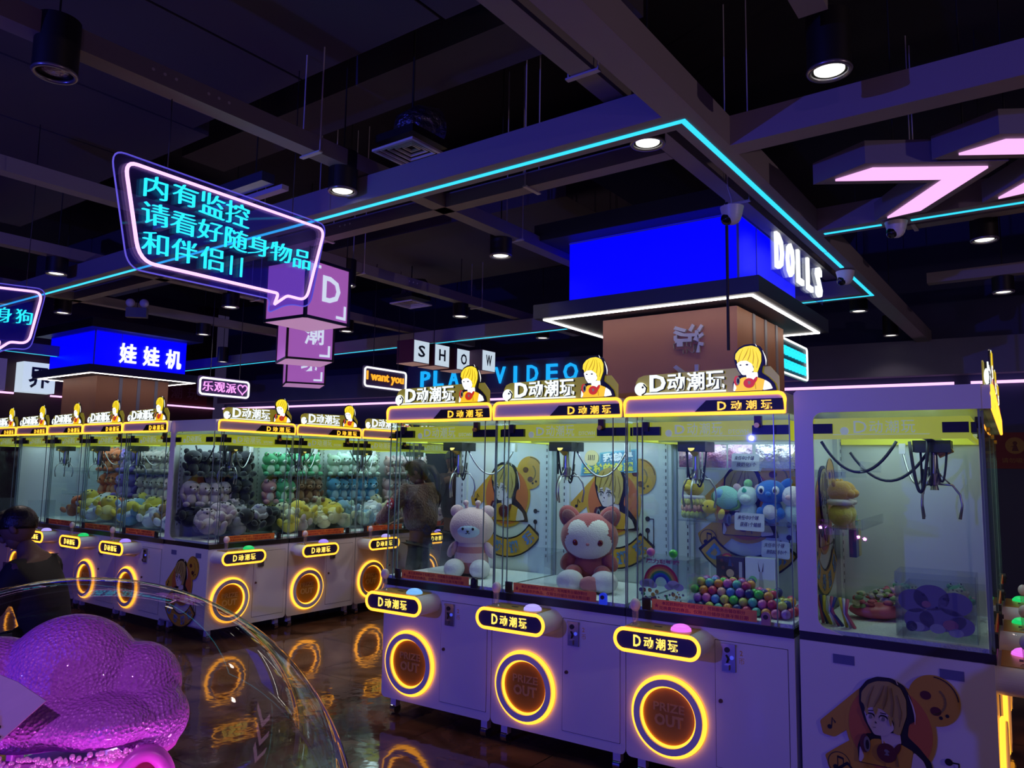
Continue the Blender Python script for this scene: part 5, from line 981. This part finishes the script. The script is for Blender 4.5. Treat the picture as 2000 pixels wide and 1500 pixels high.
def cloud_body():
    bm = bmesh.new()
    for c, r in (((-.008, .01, .006), (.108, .095, .104)), ((.091, .03, -.006), (.068, .066, .070)), ((.128, .0, -.048), (.058, .066, .054)), ((-.124, -.01, -.012), (.098, .09, .088)), ((.004, .0, -.040), (.178, .120, .044)), ((-.04, -.055, -.032), (.132, .072, .050)), ((.06, -.05, -.036), (.10, .07, .042))):
        bmesh.ops.create_icosphere(bm, subdivisions=4, radius=1, matrix=MC @ Matrix.Translation(c) @ Matrix.Diagonal((*r, 1)))
    me = bpy.data.meshes.new('cloud'); bm.to_mesh(me); bm.free(); me.materials.append(GLT)
    for p in me.polygons: p.use_smooth = True
    return me
k = obj('cloud', cloud_body(), None, e); r = k.modifiers.new('merge', 'REMESH'); r.mode = 'VOXEL'; r.voxel_size = .004; r.use_smooth_shade = True; s = k.modifiers.new('soft', 'SMOOTH'); s.factor = .5; s.iterations = 6
def mcb(): b = MB(); b.M = MC; return b
b = mcb()
for i in range(640):
    a = random.uniform(0, 2*PI); b.ell((.166*math.cos(a), .126*math.sin(a), -.077+random.uniform(-.010, .010)), random.uniform(.002, .0046), nu=6, nv=4)
g = obj('glitter_band', b, mat('glitter_bead', (.8, .38, .78), .15, .5, (.9, .25, .85), .16)); g.parent = e; g['kind'] = 'stuff'
ORC = mat('orchid_plastic', (.55, .12, .55), .3)
obj('canopy_ring', mcb().tube([(.158*math.cos(2*PI*i/48), .118*math.sin(2*PI*i/48), -.086) for i in range(48)], .012, 8, True), ORC, e)
for a in (-2.3, -1.55, -.75, .4, 1.6, 2.6): obj('post', mcb().cyl((.135*math.cos(a), .10*math.sin(a), -.50), (.135*math.cos(a), .10*math.sin(a), -.09), .013, n=14), ORC, e)
obj('inner_drum', mcb().cyl((0, 0, -.50), (0, 0, -.12), .085, n=28), mat('violet_drum', (.22, .12, .45), .35), e)
o = obj('round_window', mcb().tube([(.150+.038*math.cos(2*PI*i/36)*.8, -.06+.038*math.cos(2*PI*i/36)*.6, -.140+.060*math.sin(2*PI*i/36)) for i in range(36)], .013, 8, True), ORC, e)
obj('window_panel', mcb().add([(.150+.034*math.cos(2*PI*i/30)*.8, -.058+.034*math.cos(2*PI*i/30)*.6, -.140+.055*math.sin(2*PI*i/30)) for i in range(30)], [tuple(range(30))]), mat('wine_window', (.16, .02, .05), .3), o)
MW = Matrix.Translation((DC.x, DC.y, 0)) @ MC
for q, p_, c_ in (((.15, -.17, -.19), 1.5, (1.0, .16, .85)), ((-.14, -.19, -.18), 1.2, (.9, .16, .9)), ((.26, .02, -.16), .8, (1.0, .2, .9)), ((.0, .16, -.10), .7, (.6, .2, 1.0))): lamp('cloud_fill', 'POINT', MW @ Vector(q), p_, c_, .012)  # hidden fill lamps added around the cloud to brighten it
e = empty('note_card', MW @ Matrix.Translation((.005, -.160, .012)) @ Matrix.Rotation(-.25, 4, 'X')); tag(e, 'grey handwritten card standing against the purple cloud under the dome', 'card')
obj('card', MB().prism([(-.10, -.115), (-.02, -.055), (.046, .012), (.0, .036), (-.10, .07)], -.0012, .0012), mat('grey_card', (.42, .40, .42), .5), e); t = MB(); put_text(t, '换', (-.040, -.003, -.045), (.036, 0, .008), (-.010, 0, .042), .0015); obj('handwriting', t, INK, e)

# ---------------------------------------------------------------- people
def skin_chain(name, mats, V, E, R, parent, root=0, lv=1):
    me = bpy.data.meshes.new(name); me.from_pydata(V, E, []); me.materials.append(mats); o = bpy.data.objects.new(name, me); C.objects.link(o); o.parent = parent
    sk = o.modifiers.new('skin', 'SKIN'); sk.use_smooth_shade = True; sv = me.skin_vertices[0].data if me.skin_vertices else None
    if sv is None:
        bpy.context.view_layer.objects.active = o; bpy.ops.mesh.customdata_skin_add(); sv = me.skin_vertices[0].data
    for i, r in enumerate(R): sv[i].radius = (r, r) if not isinstance(r, tuple) else r; sv[i].use_root = (i == root)
    sb = o.modifiers.new('sub', 'SUBSURF'); sb.levels = lv; sb.render_levels = lv; return o
class Sk:
    def __init__(s): s.V = []; s.E = []; s.R = []
    def p(s, co, r, to=None):
        s.V.append(tuple(co)); s.R.append(r)
        if to is not None: s.E.append((to, len(s.V)-1))
        return len(s.V)-1
def hand(k, wrist, wi, aim, side, curl=.5):
    a = Vector(aim).normalized(); sd = Vector(side).normalized(); dn = a.cross(sd); w0 = Vector(wrist)
    pm = k.p(w0+a*.045, (.030, .018), wi)
    for i, (off, ln) in enumerate(((-.028, .062), (-.010, .072), (.009, .068), (.026, .054))):
        kb = k.p(w0+a*.088+sd*off, .0095, pm); m1 = k.p(w0+a*(.088+ln*.5)+sd*off*1.05+dn*ln*.2*curl, .0085, kb); k.p(w0+a*(.088+ln*(1-.3*curl))+sd*off+dn*ln*.65*curl, .007, m1)
    tb = k.p(w0+a*.035-sd*.036, .011, pm); k.p(w0+a*.07-sd*.052+dn*.02*curl, .009, tb)
def person(M, J, label, skin, cloth, trousers, hair, hairfn, shoe, coat=1.0):
    e = empty('person', M); tag(e, label, 'person'); k = Sk(); V = Vector
    pv = k.p(J['hip'], (.145, .115)); wa = k.p(J['waist'], (.135, .10), pv); ch = k.p(J['chest'], (.165, .115), wa); nb = k.p(J['neck'], .058, ch); hd = k.p(V(J['neck']).lerp(V(J['head']), .6), .055, nb)
    W_ = []
    for s in ('l', 'r'):
        sh = k.p(J['sh'+s], .062, ch); el = k.p(J['el'+s], .043, sh); wr = k.p(J['wr'+s], .028, el); a = V(J['wr'+s])-V(J['el'+s]); hand(k, J['wr'+s], wr, a, a.cross(V((0, 0, 1))) if s == 'r' else -a.cross(V((0, 0, 1))))
        th = k.p(V(J['hip']).lerp(V(J['kn'+s]), .25)+(V(J['kn'+s])-V(J['hip']))*0, .085, pv); kn = k.p(J['kn'+s], .058, th); an = k.p(J['an'+s], .042, kn); k.p(V(J['an'+s])+V(J['foot']), .036, an)
    skin_chain('body', skin, k.V, k.E, k.R, e, 0, 2)
    c = Sk(); pv = c.p(V(J['hip'])+V((0, 0, -.02)), (.165*coat, .135*coat)); wa = c.p(J['waist'], (.155*coat, .125*coat), pv); ch = c.p(J['chest'], (.185*coat, .135*coat), wa); c.p(V(J['chest']).lerp(V(J['neck']), .75), .075, ch)
    for s in ('l', 'r'):
        sh = c.p(J['sh'+s], .078*coat, ch); el = c.p(J['el'+s], .060*coat, sh)
        if coat > 1: c.p(V(J['el'+s]).lerp(V(J['wr'+s]), .9), .058*coat, el)
    top = skin_chain('fur_coat' if coat > 1 else 't_shirt', cloth, c.V, c.E, c.R, e, 0, 2)
    t = Sk(); pv = t.p(J['hip'], (.155, .125))
    for s in ('l', 'r'):
        th = t.p(V(J['hip']).lerp(V(J['kn'+s]), .25), .095, pv); kn = t.p(J['kn'+s], .068, th); t.p(J['an'+s], .055, kn)
    skin_chain('trousers', trousers, t.V, t.E, t.R, e, 0, 2)
    for s in ('l', 'r'):
        f = V(J['foot']); a = V(J['an'+s]); mb = MB(); n = 8; mb.tube([tuple(a+V((0, 0, -.02))-f*.35), tuple(a+f*.3+V((0, 0, -.03))), tuple(a+f*.9+V((0, 0, -.042))), tuple(a+f*1.25+V((0, 0, -.045)))], [.045, .048, .044, .026], 10); obj('shoe', mb, shoe, e)
    h = MB(); c = V(J['head']); fd = V(J['face']).normalized(); up = V(J['crown']).normalized(); up = (up-fd*up.dot(fd)).normalized(); sd = fd.cross(up); Mx = Matrix((( sd.x, fd.x, up.x, c.x), (sd.y, fd.y, up.y, c.y), (sd.z, fd.z, up.z, c.z), (0, 0, 0, 1)))
    h.M = Mx; h.ell((0, 0, 0.01), (.076, .095, .108), nu=24, nv=16).ell((0, .045, -.055), (.052, .048, .058), nu=18, nv=12).ell((0, .102, -.012), (.013, .020, .024), nu=10, nv=8).ell((0, .096, -.060), (.024, .008, .007), 1, nu=10, nv=6)
    for s in (-1, 1): h.ell((s*.078, -.005, -.01), (.010, .020, .030), nu=10, nv=8).ell((s*.032, .088, .010), (.012, .006, .007), 2, nu=10, nv=6).ell((s*.032, .090, .030), (.018, .005, .004), 3, nu=8, nv=5)
    obj('head', h, [skin, mat('lips', (.25, .09, .08), .5), EYE, hair], e); q = MB(); q.M = Mx; hairfn(q); obj('hair', q, hair, e); return e
HAIR = mat('black_hair', (.006, .005, .006), .4, bump=(60, .6, .01)); SKN = mat('skin', (.16, .085, .06), .6)
def hair_short(q):
    q.ell((0, -.016, .024), (.087, .106, .106), 0, (.55, 0, 0), nu=28, nv=16, z0=-.30).ell((0, .045, .095), (.074, .060, .044), 0, (-.3, 0, 0), nu=18, nv=10)
    for i in range(15): x = -.070+i*.01; q.tube([(x, .04, .125), (x*1.04, .090, .112), (x*1.06+.003, .112, .080+.008*(i % 3))], [.013, .011, .003], 6)
def hair_tail(q):
    q.ell((0, -.012, .022), (.088, .108, .112), nu=24, nv=14, z0=-.5).ell((0, -.06, -.02), (.074, .055, .085), nu=16, nv=10); q.tube([(0, -.10, .03), (0, -.16, .0), (.01, -.19, -.10), (.0, -.18, -.22), (-.01, -.17, -.30)], [.03, .04, .038, .028, .008], 10)
    for i in range(9): x = -.06+i*.015; q.tube([(x, .05, .12), (x*1.1, .098, .09), (x*1.25, .10, .04)], [.014, .010, .004], 6)
# seated person in black at the left, facing left and looking down
L_, Fw = Vector((.807, .591, 0)), Vector((-.591, .807, 0))
def loc(r, f, z): v = -L_*r+Fw*f; return (v.x, v.y, z)       # r toward the photo's left, f away from the viewer
J = dict(hip=loc(-.12, 0, .52), waist=loc(-.10, 0, .68), chest=loc(-.03, 0, .88), neck=loc(.03, 0, 1.03), head=loc(.115, 0, 1.185), face=(-L_*.80+Vector((0, 0, -.55))-Fw*.12), crown=(Vector((0, 0, .85))-L_*.5), shl=loc(0, -.185, .955), shr=loc(0, .185, .955), ell=loc(.10, -.22, .70), elr=loc(.10, .22, .70), wrl=loc(.30, -.10, .76), wrr=loc(.30, .10, .76), knl=loc(.28, -.12, .50), knr=loc(.28, .12, .50), anl=loc(.26, -.12, .09), anr=loc(.26, .12, .09), foot=-L_*.12)
person(T(-4.985, 2.035), J, 'seated person in a black t-shirt with short black hair looking down at the left edge', SKN, mat('black_shirt', (.008, .008, .010), .8), mat('black_trousers', (.012, .012, .016), .8), HAIR, hair_short, mat('black_shoe', (.02, .02, .02), .5))
e = empty('stool', T(-4.985+.12*.807, 2.035+.12*.591)); tag(e, 'dark round stool under the seated person in black', 'stool'); obj('seat', MB().cyl((0, 0, .36), (0, 0, .40), .17, n=28), mat('stool_black', (.03, .03, .035), .5), e)
for i in range(4): a = i*PI/2+.4; obj('leg', MB().cyl((.12*math.cos(a), .12*math.sin(a), .36), (.17*math.cos(a), .17*math.sin(a), 0), .014, n=10), STEEL, e)
o = obj('phone', MB().box((-.04, -.006, -.08), (.04, .006, .08)), mat('phone_black', (.01, .01, .012), .2)); v = loc(.44, 0, .76); o.matrix_world = T(-4.985+v[0], 2.035+v[1], v[2], YAW+PI/2) @ Matrix.Rotation(-.5, 4, 'X'); tag(o, 'dark phone held by the seated person in black', 'phone')
# person in the brown fur coat playing at the left island, seen through the near glass; faces -x
FUR = mat('brown_fur', (.055, .034, .022), .95, bump=(45, 1.0, .03), sheen=.5, noise=(9, (.13, .10, .065)))
J = dict(hip=(0, 0, .90), waist=(0, .01, 1.06), chest=(-.02, .02, 1.27), neck=(-.03, .0, 1.40), head=(-.055, -.01, 1.525), face=(-.85, -.45, -.28), crown=(-.2, 0, 1), shl=(-.03, -.19, 1.33), shr=(-.03, .21, 1.33), ell=(-.22, -.27, 1.10), elr=(-.20, .30, 1.08), wrl=(-.42, -.19, 1.0), wrr=(-.38, .10, 1.0), knl=(-.03, -.10, .48), knr=(-.03, .11, .48), anl=(0, -.11, .08), anr=(.02, .12, .08), foot=(-.14, 0, 0))
wm = person(T(-5.50, 5.93), J, 'person with a dark ponytail in a brown fur coat playing at the left island machine', SKN, FUR, mat('dark_jeans', (.02, .022, .03), .8), HAIR, hair_tail, mat('black_shoe', (.02, .02, .02), .5), 1.28)
b = MB().ell((0, 0, 0), (.05, .02, .06), nu=14, nv=8)
for i in range(5): b.ell((.028*math.cos(i*1.26), -.016, .032*math.sin(i*1.26)), (.011, .008, .012), 1, nu=8, nv=5)
b = obj('sleeve_patch', b, [mat('patch_red', (.35, .01, .03), .6), mat('patch_white', (.8, .75, .75), .6)], wm); b.location = (-.13, -.315, 1.20)
J2 = dict(hip=(0, 0, .96), waist=(0, .01, 1.14), chest=(0, .01, 1.38), neck=(-.02, .0, 1.52), head=(-.03, 0, 1.655), face=(-.9, .3, -.2), crown=(-.1, 0, 1), shl=(0, -.20, 1.45), shr=(0, .21, 1.45), ell=(-.06, -.25, 1.18), elr=(-.06, .26, 1.18), wrl=(-.22, -.18, 1.02), wrr=(-.22, .18, 1.02), knl=(-.03, -.10, .50), knr=(-.03, .11, .50), anl=(0, -.11, .08), anr=(.02, .12, .08), foot=(-.14, 0, 0))
person(T(-5.72, 6.72), J2, 'standing person in dark clothes and green cap beside the fur coat', SKN, mat('wine_jacket', (.035, .02, .028), .8), mat('dark_jeans', (.02, .022, .03), .8), mat('green_cap', (.05, .08, .06), .8), lambda q: q.ell((0, -.005, .03), (.088, .106, .10), nu=24, nv=12, z0=-.1).ell((0, .09, .05), (.065, .06, .012), nu=14, nv=6), mat('black_shoe', (.02, .02, .02), .5), 1.05)
